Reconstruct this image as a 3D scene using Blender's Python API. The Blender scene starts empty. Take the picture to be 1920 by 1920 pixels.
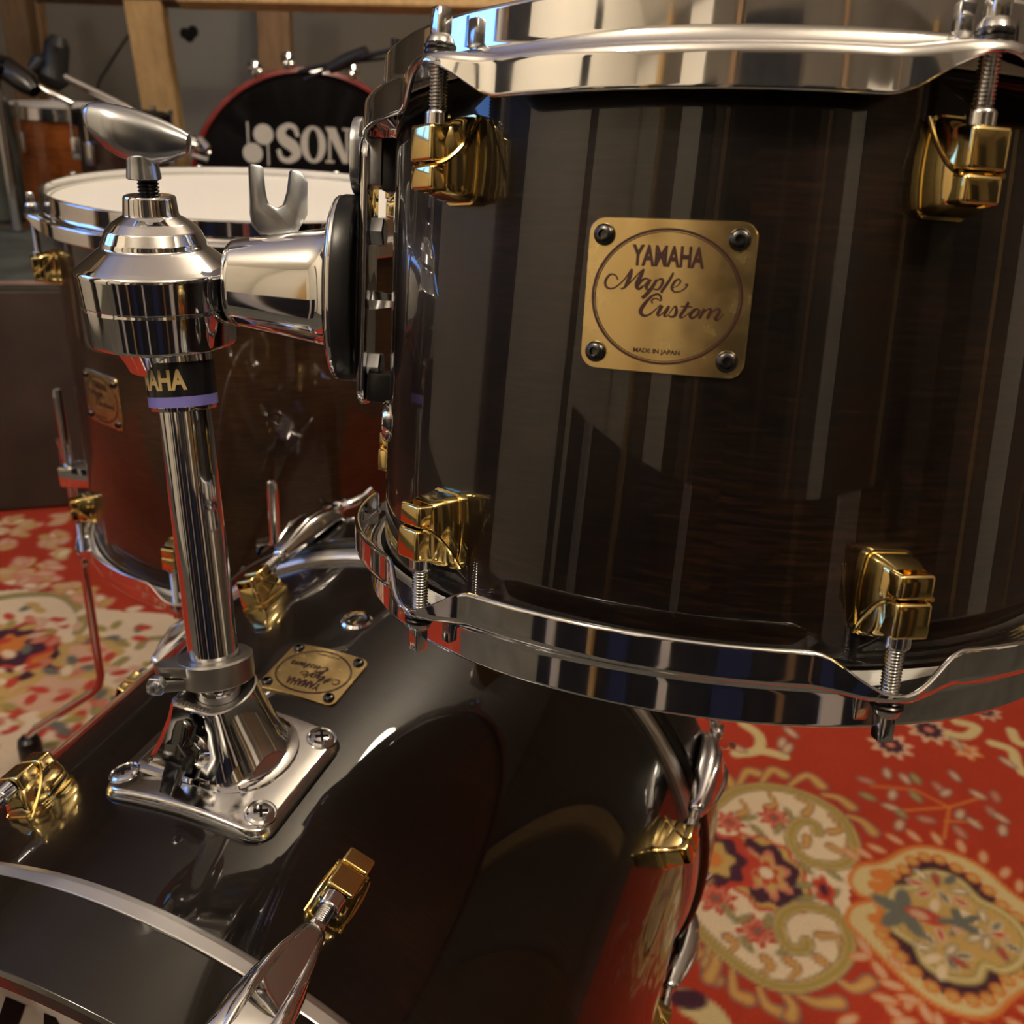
import bpy, bmesh, math, random
import numpy as np
from mathutils import Matrix, Vector
PI = math.pi
random.seed(7)
SC = bpy.context.scene
COL = SC.collection
R_ = math.radians

# ------------------------------------------------------------------ camera
EYE = Vector((0.0, 0.0, 0.83))
# rows: world axes expressed in camera axes (x right, y down, z forward)
CW = Matrix(((0.99741074, 0.07191536, 0.0),
             (0.03077219, -0.42678658, 0.90382868),
             (0.06499917, -0.90148843, -0.42789451)))
FPX = 1790.0
cam_d = bpy.data.cameras.new('camera')
cam = bpy.data.objects.new('camera', cam_d)
COL.objects.link(cam)
mr = Matrix.Identity(4)
for i in range(3):
    mr[i][0] = CW[i][0]
    mr[i][1] = -CW[i][1]
    mr[i][2] = -CW[i][2]
    mr[i][3] = EYE[i]
cam.matrix_world = mr
cam_d.sensor_width = 36.0
cam_d.lens = FPX / 1920.0 * 36.0
cam_d.clip_start = 0.02
cam_d.clip_end = 50
cam_d.dof.use_dof = True
cam_d.dof.focus_distance = 0.38
cam_d.dof.aperture_fstop = 16
SC.camera = cam
SC.view_settings.view_transform = 'Standard'
SC.view_settings.look = 'None'
SC.view_settings.gamma = 1.0
SC.view_settings.use_curve_mapping = False
SC.view_settings.exposure = 0.0
SC.cycles.sample_clamp_indirect = 6.0
SC.cycles.max_bounces = 7
SC.cycles.diffuse_bounces = 3
SC.cycles.glossy_bounces = 5
SC.cycles.adaptive_threshold = 0.035
SC.cycles.use_denoising = True

world = bpy.data.worlds.new('world')
SC.world = world
world.use_nodes = True
world.node_tree.nodes['Background'].inputs[0].default_value = (0.10, 0.09, 0.08, 1)
world.node_tree.nodes['Background'].inputs[1].default_value = 0.3


def at(u, v, d):
    """point seen at photo position (u, v), d metres in front of the lens"""
    c = Vector(((u - 960) / FPX, (v - 960) / FPX, 1.0)) * d
    return CW @ c + EYE


def on_floor(u, v, z=0.0):
    d = CW @ Vector(((u - 960) / FPX, (v - 960) / FPX, 1.0))
    return EYE + d * ((z - EYE.z) / d.z)


# ------------------------------------------------------------------ materials
def nt(name):
    m = bpy.data.materials.new(name)
    m.use_nodes = True
    t = m.node_tree
    return m, t, t.nodes['Principled BSDF']


def ramp(t, stops):
    r = t.nodes.new('ShaderNodeValToRGB')
    e = r.color_ramp.elements
    e[0].position, e[0].color = stops[0][0], (*stops[0][1], 1)
    e[1].position, e[1].color = stops[-1][0], (*stops[-1][1], 1)
    for p, c in stops[1:-1]:
        k = e.new(p)
        k.color = (*c, 1)
    return r


def noise(t, scale, detail=3, vec=None, rough=0.5):
    n = t.nodes.new('ShaderNodeTexNoise')
    n.inputs['Scale'].default_value = scale
    n.inputs['Detail'].default_value = detail
    n.inputs['Roughness'].default_value = rough
    if vec is None:
        tc = t.nodes.new('ShaderNodeTexCoord')
        vec = tc.outputs['Object']
    t.links.new(vec, n.inputs['Vector'])
    return n


def simple(name, col, rough=0.5, metal=0.0, coat=0.0, var=0.0, nscale=40, bump=0.0, emit=None, rvar=0.0, spec=0.5):
    m, t, b = nt(name)
    b.inputs['Base Color'].default_value = (*col, 1)
    b.inputs['Roughness'].default_value = rough
    b.inputs['Metallic'].default_value = metal
    b.inputs['Coat Weight'].default_value = coat
    b.inputs['Coat Roughness'].default_value = 0.03
    b.inputs['Specular IOR Level'].default_value = spec
    n = noise(t, nscale, 4)
    if var:
        lo = tuple(max(0, c * (1 - var)) for c in col)
        hi = tuple(min(1, c * (1 + var)) for c in col)
        r = ramp(t, [(0.3, lo), (0.7, hi)])
        t.links.new(n.outputs['Fac'], r.inputs['Fac'])
        t.links.new(r.outputs['Color'], b.inputs['Base Color'])
    if rvar:
        mp = t.nodes.new('ShaderNodeMapRange')
        mp.inputs[1].default_value = 0.35
        mp.inputs[2].default_value = 0.75
        mp.inputs[3].default_value = rough
        mp.inputs[4].default_value = rough + rvar
        t.links.new(n.outputs['Fac'], mp.inputs[0])
        t.links.new(mp.outputs[0], b.inputs['Roughness'])
    if bump:
        bp = t.nodes.new('ShaderNodeBump')
        bp.inputs['Strength'].default_value = bump
        bp.inputs['Distance'].default_value = 0.001
        t.links.new(n.outputs['Fac'], bp.inputs['Height'])
        t.links.new(bp.outputs['Normal'], b.inputs['Normal'])
    if emit:
        b.inputs['Emission Color'].default_value = (*emit[0], 1)
        b.inputs['Emission Strength'].default_value = emit[1]
    return m


def lacquer(name, axis, lo, mid, hi, streak=1300.0, along=34.0):
    """glossy stained maple; grain runs round the drum"""
    m, t, b = nt(name)
    tc = t.nodes.new('ShaderNodeTexCoord')
    sp = t.nodes.new('ShaderNodeSeparateXYZ')
    t.links.new(tc.outputs['Object'], sp.inputs[0])
    at2 = t.nodes.new('ShaderNodeMath')
    at2.operation = 'ARCTAN2'
    ax = {'z': ('X', 'Y', 'Z'), 'y': ('X', 'Z', 'Y')}[axis]
    t.links.new(sp.outputs[ax[0]], at2.inputs[0])
    t.links.new(sp.outputs[ax[1]], at2.inputs[1])

    def comb(sa, sz):
        c = t.nodes.new('ShaderNodeCombineXYZ')
        for src, k, idx in ((at2.outputs[0], sa, 0), (sp.outputs[ax[2]], sz, 1)):
            mu = t.nodes.new('ShaderNodeMath')
            mu.operation = 'MULTIPLY'
            mu.inputs[1].default_value = k
            t.links.new(src, mu.inputs[0])
            t.links.new(mu.outputs[0], c.inputs[idx])
        return c
    n1 = noise(t, 1.0, 4, comb(along * 0.22, streak * 0.45).outputs[0], 0.65)
    n2 = noise(t, 1.0, 3, comb(2.2, 14.0).outputs[0])
    mx = t.nodes.new('ShaderNodeMath')
    mx.operation = 'MULTIPLY_ADD'
    mx.inputs[1].default_value = 0.55
    t.links.new(n1.outputs['Fac'], mx.inputs[0])
    m2 = t.nodes.new('ShaderNodeMath')
    m2.operation = 'MULTIPLY'
    m2.inputs[1].default_value = 0.45
    t.links.new(n2.outputs['Fac'], m2.inputs[0])
    t.links.new(m2.outputs[0], mx.inputs[2])
    r = ramp(t, [(0.36, lo), (0.5, mid), (0.64, hi)])
    t.links.new(mx.outputs[0], r.inputs['Fac'])
    t.links.new(r.outputs['Color'], b.inputs['Base Color'])
    b.inputs['Roughness'].default_value = 0.35
    b.inputs['Specular IOR Level'].default_value = 0.2
    b.inputs['Coat Weight'].default_value = 1.0
    b.inputs['Coat Roughness'].default_value = 0.015
    b.inputs['Coat IOR'].default_value = 1.5
    return m


CHROME = simple('chrome', (0.80, 0.80, 0.81), 0.035, 1.0, rvar=0.05, nscale=60)
CHROME_WORN = simple('worn_chrome', (0.70, 0.70, 0.70), 0.07, 1.0, rvar=0.16, nscale=220, bump=0.06)
NICKEL = simple('satin_nickel', (0.55, 0.57, 0.60), 0.22, 1.0, rvar=0.1, nscale=30)
STEEL = simple('cast_steel', (0.33, 0.31, 0.285), 0.32, 1.0, rvar=0.15, nscale=90, bump=0.1)
DARKSTEEL = simple('dark_steel', (0.085, 0.082, 0.082), 0.25, 1.0, nscale=60)
ALU = simple('brushed_aluminium', (0.80, 0.79, 0.78), 0.36, 1.0, rvar=0.12, nscale=25)
GOLD = simple('gold_plate', (0.84, 0.64, 0.26), 0.06, 1.0, rvar=0.06, nscale=70)
BRASS = simple('brass_badge', (0.72, 0.54, 0.25), 0.20, 1.0, rvar=0.10, nscale=120, var=0.06)
INK = simple('brown_ink', (0.035, 0.010, 0.008), 0.35)
GOLDINK = simple('gold_print', (0.42, 0.30, 0.12), 0.4)
LAC_T = lacquer('dark_maple_lacquer', 'z', (0.0012, 0.0006, 0.0004), (0.0042, 0.0018, 0.0009), (0.016, 0.0062, 0.0028))
LAC_F = lacquer('lit_maple_lacquer', 'z', (0.013, 0.006, 0.0028), (0.030, 0.0135, 0.006), (0.060, 0.028, 0.0125))  # same stain as the rack tom, coloured browner for its stronger light
LAC_B = lacquer('dark_bass_lacquer', 'y', (0.0014, 0.0007, 0.0005), (0.0038, 0.0016, 0.0009), (0.012, 0.0048, 0.0024))
LAC_O = lacquer('orange_maple_lacquer', 'z', (0.16, 0.035, 0.005), (0.27, 0.068, 0.010), (0.36, 0.10, 0.018), 300, 14)
LAC_M = lacquer('mahogany_lacquer', 'z', (0.018, 0.007, 0.004), (0.03, 0.012, 0.007), (0.045, 0.018, 0.010), 300, 14)
BLACKLAC = simple('black_gloss', (0.006, 0.006, 0.006), 0.12, 0, 1.0)
HOOPLAC = simple('black_hoop_lacquer', (0.010, 0.008, 0.006), 0.16, 0, 0.6)
HEADWHITE = simple('coated_head', (0.86, 0.83, 0.78), 0.55, var=0.02, nscale=300, bump=0.05)
HEADLOGO = simple('white_logo_head', (0.66, 0.60, 0.56), 0.6, spec=0.25)
HEADRIM = simple('head_film_edge', (0.70, 0.69, 0.66), 0.3)
BLACK = simple('black_print', (0.008, 0.007, 0.007), 0.7, spec=0.1)
RUBBER = simple('black_rubber', (0.010, 0.010, 0.011), 0.28, spec=0.4)
PLASTIC = simple('black_plastic', (0.012, 0.012, 0.013), 0.45)
PURPLE = simple('purple_band', (0.17, 0.15, 0.45), 0.35)
LABELBLK = simple('black_label', (0.008, 0.007, 0.009), 0.22)
REDLAC = simple('red_gloss', (0.26, 0.02, 0.018), 0.2, 0, 0.8)
LOGOWHITE = simple('logo_white', (0.62, 0.60, 0.54), 0.5)
NAVYHEAD = simple('black_head', (0.004, 0.004, 0.006), 0.3)
CASE = simple('dark_case_board', (0.040, 0.030, 0.025), 0.5, var=0.35, nscale=9)
CASETOP = simple('grey_green_lid', (0.055, 0.062, 0.052), 0.7, var=0.5, nscale=14)
GREYDRUM = simple('grey_green_fabric', (0.05, 0.055, 0.048), 0.7, var=0.4, nscale=20)


def wood(name, lo, hi, s=(6, 6, 1)):
    m, t, b = nt(name)
    tc = t.nodes.new('ShaderNodeTexCoord')
    mp = t.nodes.new('ShaderNodeMapping')
    mp.inputs['Scale'].default_value = s
    t.links.new(tc.outputs['Object'], mp.inputs[0])
    n = noise(t, 6, 5, mp.outputs[0], 0.6)
    r = ramp(t, [(0.3, lo), (0.7, hi)])
    t.links.new(n.outputs['Fac'], r.inputs['Fac'])
    t.links.new(r.outputs['Color'], b.inputs['Base Color'])
    b.inputs['Roughness'].default_value = 0.6
    return m


PINE = wood('pine', (0.50, 0.31, 0.12), (0.66, 0.43, 0.19), (10, 10, 1.2))
PINEDK = wood('dark_pine', (0.20, 0.11, 0.05), (0.33, 0.19, 0.09), (10, 10, 1.2))
OLDWOOD = wood('brown_wood', (0.10, 0.055, 0.025), (0.19, 0.11, 0.05), (8, 8, 1))

WALLM = simple('grey_plaster', (0.20, 0.175, 0.145), 0.85, var=0.16, nscale=1.6)
WALLDK = simple('brown_grey_plaster', (0.13, 0.105, 0.08), 0.85, var=0.2, nscale=2.2)
WALLCR = simple('cream_plaster', (0.80, 0.74, 0.64), 0.85, var=0.05, nscale=2.0)
CEILM = simple('white_ceiling_paint', (0.90, 0.85, 0.77), 0.9, var=0.04, nscale=2.0)
FLOORM = simple('concrete', (0.07, 0.065, 0.055), 0.8, var=0.3, nscale=6)
PANELM = simple('grey_board', (0.23, 0.215, 0.19), 0.7, var=0.1, nscale=3)
REFL_DARK = simple('dark_reflection_panel', (0.018, 0.016, 0.018), 0.9, var=0.4, nscale=12)
REFL_NAVY = simple('navy_reflection_strip', (0.018, 0.026, 0.075), 0.9)
LAMPM = simple('opal_lamp_glass', (0.9, 0.9, 0.85), 0.3, emit=((1.0, 0.86, 0.66), 75.0))
WINDOWM = simple('unseen_window_light', (0.1, 0.2, 0.4), 0.3, emit=((0.16, 0.38, 1.0), 4.0))


# ------------------------------------------------------------------ mesh helper
def dens(prof, closed=False, e=0.00045):
    """add support points beside the corners of a profile so flats stay flat"""
    out = []
    n = len(prof)
    for i in range(n):
        out.append(prof[i])
        if i == n - 1 and not closed:
            break
        p, q = prof[i], prof[(i + 1) % n]
        L = math.hypot(q[0] - p[0], q[1] - p[1])
        if L > 4 * e:
            for t in (e / L, 1 - e / L):
                out.append((p[0] + (q[0] - p[0]) * t, p[1] + (q[1] - p[1]) * t))
    return out


class MB:
    def __init__(self):
        self.v, self.f, self.m = [], [], []
        self.mi = 0

    def add(self, vs, fs, M=None):
        o = len(self.v)
        if M is not None:
            vs = [M @ Vector(p) for p in vs]
        self.v += [tuple(p) for p in vs]
        self.f += [tuple(i + o for i in f) for f in fs]
        self.m += [self.mi] * len(fs)
        return self

    def loft(self, rings, M=None, cap0=True, cap1=True, closed=False):
        n = len(rings[0])
        vs = [p for r in rings for p in r]
        fs = []
        k = len(rings)
        for i in range(k if closed else k - 1):
            a, b = i * n, ((i + 1) % k) * n
            for j in range(n):
                j2 = (j + 1) % n
                fs.append((a + j, a + j2, b + j2, b + j))
        if not closed:
            if cap0:
                fs.append(tuple(reversed(range(n))))
            if cap1:
                fs.append(tuple((k - 1) * n + j for j in range(n)))
        return self.add(vs, fs, M)

    def lathe(self, prof, n=48, M=None, cap=True, closed=False):
        prof = dens(prof, closed)
        rings = [[(r * math.cos(2 * PI * j / n), r * math.sin(2 * PI * j / n), z) for j in range(n)] for r, z in prof]
        return self.loft(rings, M, cap, cap, closed)

    def tube(self, path, rad, n=12, M=None, cap=True):
        P = [Vector(p) for p in path]
        rs = rad if isinstance(rad, (list, tuple)) else [rad] * len(P)
        T = []
        for i in range(len(P)):
            a = P[max(0, i - 1)]
            b = P[min(len(P) - 1, i + 1)]
            T.append((b - a).normalized())
        up = Vector((0, 0, 1)) if abs(T[0].z) < 0.9 else Vector((1, 0, 0))
        nx = T[0].cross(up).normalized()
        rings = []
        for i, p in enumerate(P):
            nx = (nx - T[i] * nx.dot(T[i])).normalized()
            ny = T[i].cross(nx)
            rings.append([p + (nx * math.cos(2 * PI * j / n) + ny * math.sin(2 * PI * j / n)) * rs[i] for j in range(n)])
        return self.loft(rings, M, cap, cap)

    def box(self, c, s, M=None, bev=0.0, seg=2, rot=None):
        bm = bmesh.new()
        bmesh.ops.create_cube(bm, size=1.0)
        bmesh.ops.scale(bm, vec=s, verts=bm.verts)
        if bev:
            bmesh.ops.bevel(bm, geom=bm.edges[:], offset=bev, segments=seg, profile=0.6, affect='EDGES')
        if rot is not None:
            bmesh.ops.transform(bm, matrix=rot, verts=bm.verts)
        bmesh.ops.translate(bm, vec=c, verts=bm.verts)
        self.addbm(bm, M)
        return self

    def addbm(self, bm, M=None):
        bm.verts.index_update()
        self.add([v.co.copy() for v in bm.verts], [tuple(v.index for v in f.verts) for f in bm.faces], M)
        bm.free()

    def prism(self, poly, h0, h1, M=None, bev=0.0):
        """poly in XY, extruded in Z"""
        bm = bmesh.new()
        vs = [bm.verts.new((x, y, h0)) for x, y in poly]
        f = bm.faces.new(vs)
        r = bmesh.ops.extrude_face_region(bm, geom=[f])
        bmesh.ops.translate(bm, vec=(0, 0, h1 - h0), verts=[e for e in r['geom'] if isinstance(e, bmesh.types.BMVert)])
        bmesh.ops.recalc_face_normals(bm, faces=bm.faces)
        if bev:
            ed = [e for e in bm.edges if e.is_manifold and e.calc_face_angle() > 0.6]
            bmesh.ops.bevel(bm, geom=ed, offset=bev, segments=2, profile=0.6, affect='EDGES')
        self.addbm(bm, M)
        return self

    def build(self, name, mat, parent=None, smooth=True, ang=35, M=None):
        me = bpy.data.meshes.new(name)
        me.from_pydata(self.v, [], self.f)
        mats = mat if isinstance(mat, (list, tuple)) else [mat]
        for x in mats:
            me.materials.append(x)
        if len(mats) > 1:
            me.polygons.foreach_set('material_index', self.m)
        bm = bmesh.new()
        bm.from_mesh(me)
        bmesh.ops.remove_doubles(bm, verts=bm.verts, dist=1e-7)
        bmesh.ops.recalc_face_normals(bm, faces=bm.faces)
        bm.to_mesh(me)
        bm.free()
        if smooth:
            me.polygons.foreach_set('use_smooth', [True] * len(me.polygons))
            me.set_sharp_from_angle(angle=R_(ang))
        me.update()
        o = bpy.data.objects.new(name, me)
        COL.objects.link(o)
        if parent is not None:
            o.parent = parent
        if M is not None:
            o.matrix_local = M
        return o


def root(name, M, label, cat, group=None):
    o = bpy.data.objects.new(name, None)
    o.empty_display_size = 0.03
    COL.objects.link(o)
    o.matrix_world = M
    o['label'] = label
    o['category'] = cat
    if group:
        o['group'] = group
    return o


def tag(o, label, cat, group=None):
    o['label'] = label
    o['category'] = cat
    if group:
        o['group'] = group
    return o


def struct(o):
    o['kind'] = 'structure'
    return o


def frame(X, Y, Z, O):
    m = Matrix.Identity(4)
    for i in range(3):
        m[i][0], m[i][1], m[i][2], m[i][3] = X[i], Y[i], Z[i], O[i]
    return m


def frame_z(O, Z, Xh=(1, 0, 0)):
    Z = Vector(Z).normalized()
    Xh = Vector(Xh)
    Y = Z.cross(Xh).normalized()
    return frame(Y.cross(Z), Y, Z, O)


def copy_tree(o, parent=None):
    c = o.copy()
    COL.objects.link(c)
    c.parent = parent
    for ch in list(o.children):
        copy_tree(ch, c)
    return c


def rrect(w, h, r, n=5):
    pts = []
    for cx, cy, a0 in ((w / 2 - r, h / 2 - r, 0), (-w / 2 + r, h / 2 - r, 90), (-w / 2 + r, -h / 2 + r, 180), (w / 2 - r, -h / 2 + r, 270)):
        for k in range(n + 1):
            a = R_(a0 + 90 * k / n)
            pts.append((cx + r * math.cos(a), cy + r * math.sin(a)))
    return pts


TM = frame((0.98538, -0.16372, 0.04710), (0.16994, 0.96416, -0.20378), (-0.01205, 0.20880, 0.97788), (0.09143, 0.43605, 0.71294))
FM = frame((0.99981, 0.01782, 0.00728), (-0.01781, 0.99984, -0.00016), (-0.00728, 0.0, 0.99997), (-0.26145, 0.92799, 0.70414))
BM = frame((0.95049, -0.31076, 0.0), (0.31040, 0.94939, 0.04808), (-0.01494, -0.04570, 0.99884), (-0.15908, 0.31923, 0.24909))


def cylmap_z(a0, R, z0):
    """flat (u right, v up, h out) onto a cylinder about Z, a = 0 facing -Y"""
    def f(u, v, h):
        a = R_(a0) + u / R
        return ((R + h) * math.sin(a), -(R + h) * math.cos(a), z0 + v)
    return f


def cylmap_y(a0, R, y0, flip=False):
    def f(u, v, h):
        s = -1 if flip else 1
        a = R_(a0) + s * u / R
        return ((R + h) * math.sin(a), y0 + s * v, (R + h) * math.cos(a))
    return f


# ------------------------------------------------------------------ lettering
def text_mesh(s, w, h, bold=0.0, space=1.0, shear=0.0):
    """flat triangles of a word fitted into w x h, origin at its centre"""
    c = bpy.data.curves.new('t', 'FONT')
    c.body = s
    c.offset = bold
    c.space_character = space
    c.shear = shear
    c.resolution_u = 4
    o = bpy.data.objects.new('t', c)
    COL.objects.link(o)
    dg = bpy.context.evaluated_depsgraph_get()
    me = bpy.data.meshes.new_from_object(o.evaluated_get(dg))
    bpy.data.objects.remove(o)
    bm = bmesh.new()
    bm.from_mesh(me)
    bmesh.ops.triangulate(bm, faces=bm.faces)
    xs = [v.co.x for v in bm.verts]
    ys = [v.co.y for v in bm.verts]
    x0, x1, y0, y1 = min(xs), max(xs), min(ys), max(ys)
    for v in bm.verts:
        v.co.x = ((v.co.x - x0) / (x1 - x0) - 0.5) * w
        v.co.y = ((v.co.y - y0) / (y1 - y0) - 0.5) * h
    for _ in range(3):
        ed = [e for e in bm.edges if e.calc_length() > 0.003]
        if not ed:
            break
        bmesh.ops.subdivide_edges(bm, edges=ed, cuts=1)
        bmesh.ops.triangulate(bm, faces=bm.faces)
    bm.verts.index_update()
    out = ([(v.co.x, v.co.y) for v in bm.verts], [tuple(v.index for v in f.verts) for f in bm.faces])
    bm.free()
    return out


def catmull(pts, n=8):
    out = []
    P = [pts[0]] + list(pts) + [pts[-1]]
    for i in range(1, len(P) - 2):
        for k in range(n):
            t = k / n
            p = []
            for d in range(len(P[0])):
                a, b, c, e = P[i - 1][d], P[i][d], P[i + 1][d], P[i + 2][d]
                p.append(0.5 * (2 * b + (c - a) * t + (2 * a - 5 * b + 4 * c - e) * t * t + (3 * b - a - 3 * c + e) * t ** 3))
            out.append(tuple(p))
    out.append(tuple(pts[-1]))
    return out


# script words: strokes of (x, y, pen width) in hundredths of the badge drawing
SCRIPT = [
    # M
    [(478, 700, 8), (455, 660, 12), (410, 650, 16), (370, 690, 18), (360, 740, 18), (390, 775, 16), (450, 768, 12), (530, 700, 9), (600, 600, 9)],
    [(604, 598, 14), (592, 650, 30), (565, 720, 32), (535, 768, 16), (505, 778, 12)],
    [(540, 772, 10), (600, 710, 9), (660, 645, 10), (712, 598, 12)],
    [(712, 598, 14), (690, 650, 30), (655, 720, 32), (648, 762, 22), (668, 778, 10), (700, 745, 7)],
    # a
    [(765, 700, 12), (735, 682, 14), (690, 705, 22), (655, 755, 24), (668, 780, 16), (705, 760, 10), (755, 700, 8)],
    [(775, 690, 20), (748, 735, 26), (738, 772, 22), (760, 778, 10), (790, 745, 7)],
    # p
    [(832, 690, 20), (790, 760, 28), (735, 830, 30), (700, 858, 26)],
    [(800, 735, 8), (850, 690, 14), (882, 690, 20), (880, 730, 22), (845, 778, 16), (800, 775, 10)],
    # l
    [(978, 626, 15), (948, 688, 23), (900, 762, 24), (874, 798, 18), (888, 808, 7)],
    # e
    [(978, 762, 6), (1015, 744, 8), (1042, 708, 12), (1028, 684, 12), (992, 705, 20), (966, 762, 22), (990, 798, 15), (1046, 792, 11), (1090, 760, 12), (1105, 730, 14), (1085, 735, 16)],
    # C
    [(800, 905, 8), (788, 890, 12), (800, 868, 12), (835, 862, 10), (868, 880, 10), (872, 850, 16), (845, 822, 18), (790, 840, 20), (725, 910, 28), (690, 975, 32), (715, 1015, 24), (770, 1005, 14), (835, 950, 9), (868, 915, 8)],
    # u
    [(885, 922, 22), (860, 965, 28), (845, 1005, 24), (865, 1012, 10), (910, 965, 8), (935, 930, 8)],
    [(945, 925, 22), (925, 965, 28), (905, 1010, 22), (925, 1018, 10), (955, 985, 7)],
    # s
    [(950, 990, 8), (1000, 925, 10), (1012, 965, 24), (1000, 1010, 24), (965, 1024, 14), (945, 1012, 12)],
    # t
    [(1120, 886, 20), (1088, 950, 27), (1048, 1015, 25), (1068, 1028, 10), (1125, 985, 7)],
    [(1050, 928, 10), (1150, 932, 10)],
    # o
    [(1205, 945, 14), (1170, 958, 24), (1135, 1005, 26), (1150, 1032, 18), (1190, 1012, 18), (1215, 970, 18), (1205, 945, 14)],
    # m
    [(1262, 945, 22), (1240, 990, 26), (1215, 1034, 24)],
    [(1235, 1000, 8), (1290, 950, 12), (1318, 952, 20), (1305, 995, 26), (1285, 1036, 24)],
    [(1300, 1000, 8), (1360, 952, 12), (1395, 955, 20), (1380, 1000, 26), (1360, 1036, 24), (1385, 1042, 10), (1432, 990, 7)],
]


def badge_uv(x, y):
    """badge drawing (its perspective removed) to millimetres from the badge centre"""
    s, t = _hinv(x, y)
    return (s - 0.5) * 0.0525, (0.5 - t) * 0.0472


def _make_h():
    q = [(205, 130), (1740, 160), (1620, 1590), (125, 1490)]
    uv = [(0, 0), (1, 0), (1, 1), (0, 1)]
    A, b = [], []
    for (x, y), (u, v) in zip(q, uv):
        A.append([x, y, 1, 0, 0, 0, -u * x, -u * y]); b.append(u)
        A.append([0, 0, 0, x, y, 1, -v * x, -v * y]); b.append(v)
    h = np.linalg.solve(np.array(A, float), np.array(b, float))
    return np.append(h, 1).reshape(3, 3)


_H = _make_h()


def _hinv(x, y):
    p = _H @ np.array([x, y, 1.0])
    return p[0] / p[2], p[1] / p[2]


def make_badge(parent, fmap, label=None, letters=True):
    W, Hh = 0.0525, 0.0472
    b = MB()
    out = rrect(W, Hh, 0.0052, 7)
    # resample the outline so it can bend
    res = []
    for i in range(len(out)):
        p, q = out[i], out[(i + 1) % len(out)]
        L = math.hypot(q[0] - p[0], q[1] - p[1])
        k = max(1, int(L / 0.003))
        for j in range(k):
            res.append((p[0] + (q[0] - p[0]) * j / k, p[1] + (q[1] - p[1]) * j / k))
    rings = [[fmap(x, y, 0.0) for x, y in res], [fmap(x, y, 0.0010) for x, y in res],
             [fmap(x * 0.988, y * 0.988, 0.0014) for x, y in res]]
    for s in (0.9, 0.8, 0.65, 0.5, 0.35, 0.2, 0.07):
        rings.append([fmap(x * s, y * s, 0.0014) for x, y in res])
    b.loft(rings)
    bo = b.build('badge', BRASS, parent, ang=30)
    if label:
        bo['label'] = label
    k = MB()
    for ra, rb, ww in ((0.02365, 0.02075, 0.00075), (0.02260, 0.01975, 0.00022)):
        n = 120
        r0 = [fmap(ra * math.cos(2 * PI * j / n), rb * math.sin(2 * PI * j / n), 0.0016) for j in range(n)]
        r1 = [fmap((ra - ww) * math.cos(2 * PI * j / n), (rb - ww) * math.sin(2 * PI * j / n), 0.0016) for j in range(n)]
        k.loft([r0, r1], cap0=False, cap1=False)
    k.build('engraved_ring', INK, bo, smooth=False)
    if letters:
        k = MB()
        for word, (cx, cy), (x0, x1), (y0, y1), bold in (('YAMAHA', (928, 480), (600, 1256), (386, 578), 0.034), ('MADE IN JAPAN', (838, 1341), (630, 1050), (1316, 1370), 0.02)):
            u0, v0 = badge_uv(x0, cy - 3)
            u1, v1 = badge_uv(x1, cy + 6)
            _, vt = badge_uv(cx, y0)
            _, vb = badge_uv(cx, y1)
            vs, fs = text_mesh(word, u1 - u0, vt - vb, bold)
            k.add([fmap(x + (u0 + u1) / 2, y + (vt + vb) / 2, 0.0016) for x, y in vs], fs)
        for st in SCRIPT:
            p = catmull(st, 7)
            L, Rr = [], []
            for i, (x, y, wd) in enumerate(p):
                a, c = p[max(0, i - 1)], p[min(len(p) - 1, i + 1)]
                dx, dy = c[0] - a[0], c[1] - a[1]
                l = math.hypot(dx, dy) or 1
                nx, ny = -dy / l * wd * 0.54, dx / l * wd * 0.54
                L.append(fmap(*badge_uv(x + nx, y + ny), 0.00165))
                Rr.append(fmap(*badge_uv(x - nx, y - ny), 0.00165))
            n = len(L)
            k.add(L + Rr, [(i, i + 1, n + i + 1, n + i) for i in range(n - 1)])
        k.build('lettering', INK, bo, smooth=False)
    for sx in (-1, 1):
        for sy in (-1, 1):
            c = Vector(fmap(sx * 0.0208, sy * 0.0182, 0.0012))
            c2 = Vector(fmap(sx * 0.0208, sy * 0.0182, 0.0112))
            m = MB()
            m.lathe([(0.0034, 0), (0.0034, 0.0010), (0.0031, 0.0018), (0.0024, 0.0023), (0.0014, 0.0024), (0.0013, 0.0010), (0.0001, 0.0009)], 24, frame_z(c, c2 - c))
            m.build('screw', DARKSTEEL, bo)
    return bo


# ------------------------------------------------------------------ drum hardware
def bow(pts):
    """extra points along the long sides so they can bulge"""
    out = []
    for i, p in enumerate(pts):
        q = pts[(i + 1) % len(pts)]
        out.append(p)
        if abs(q[1] - p[1]) > 8:
            for k in range(1, 8):
                out.append((p[0] + (q[0] - p[0]) * k / 8, p[1] + (q[1] - p[1]) * k / 8))
    return out


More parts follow.
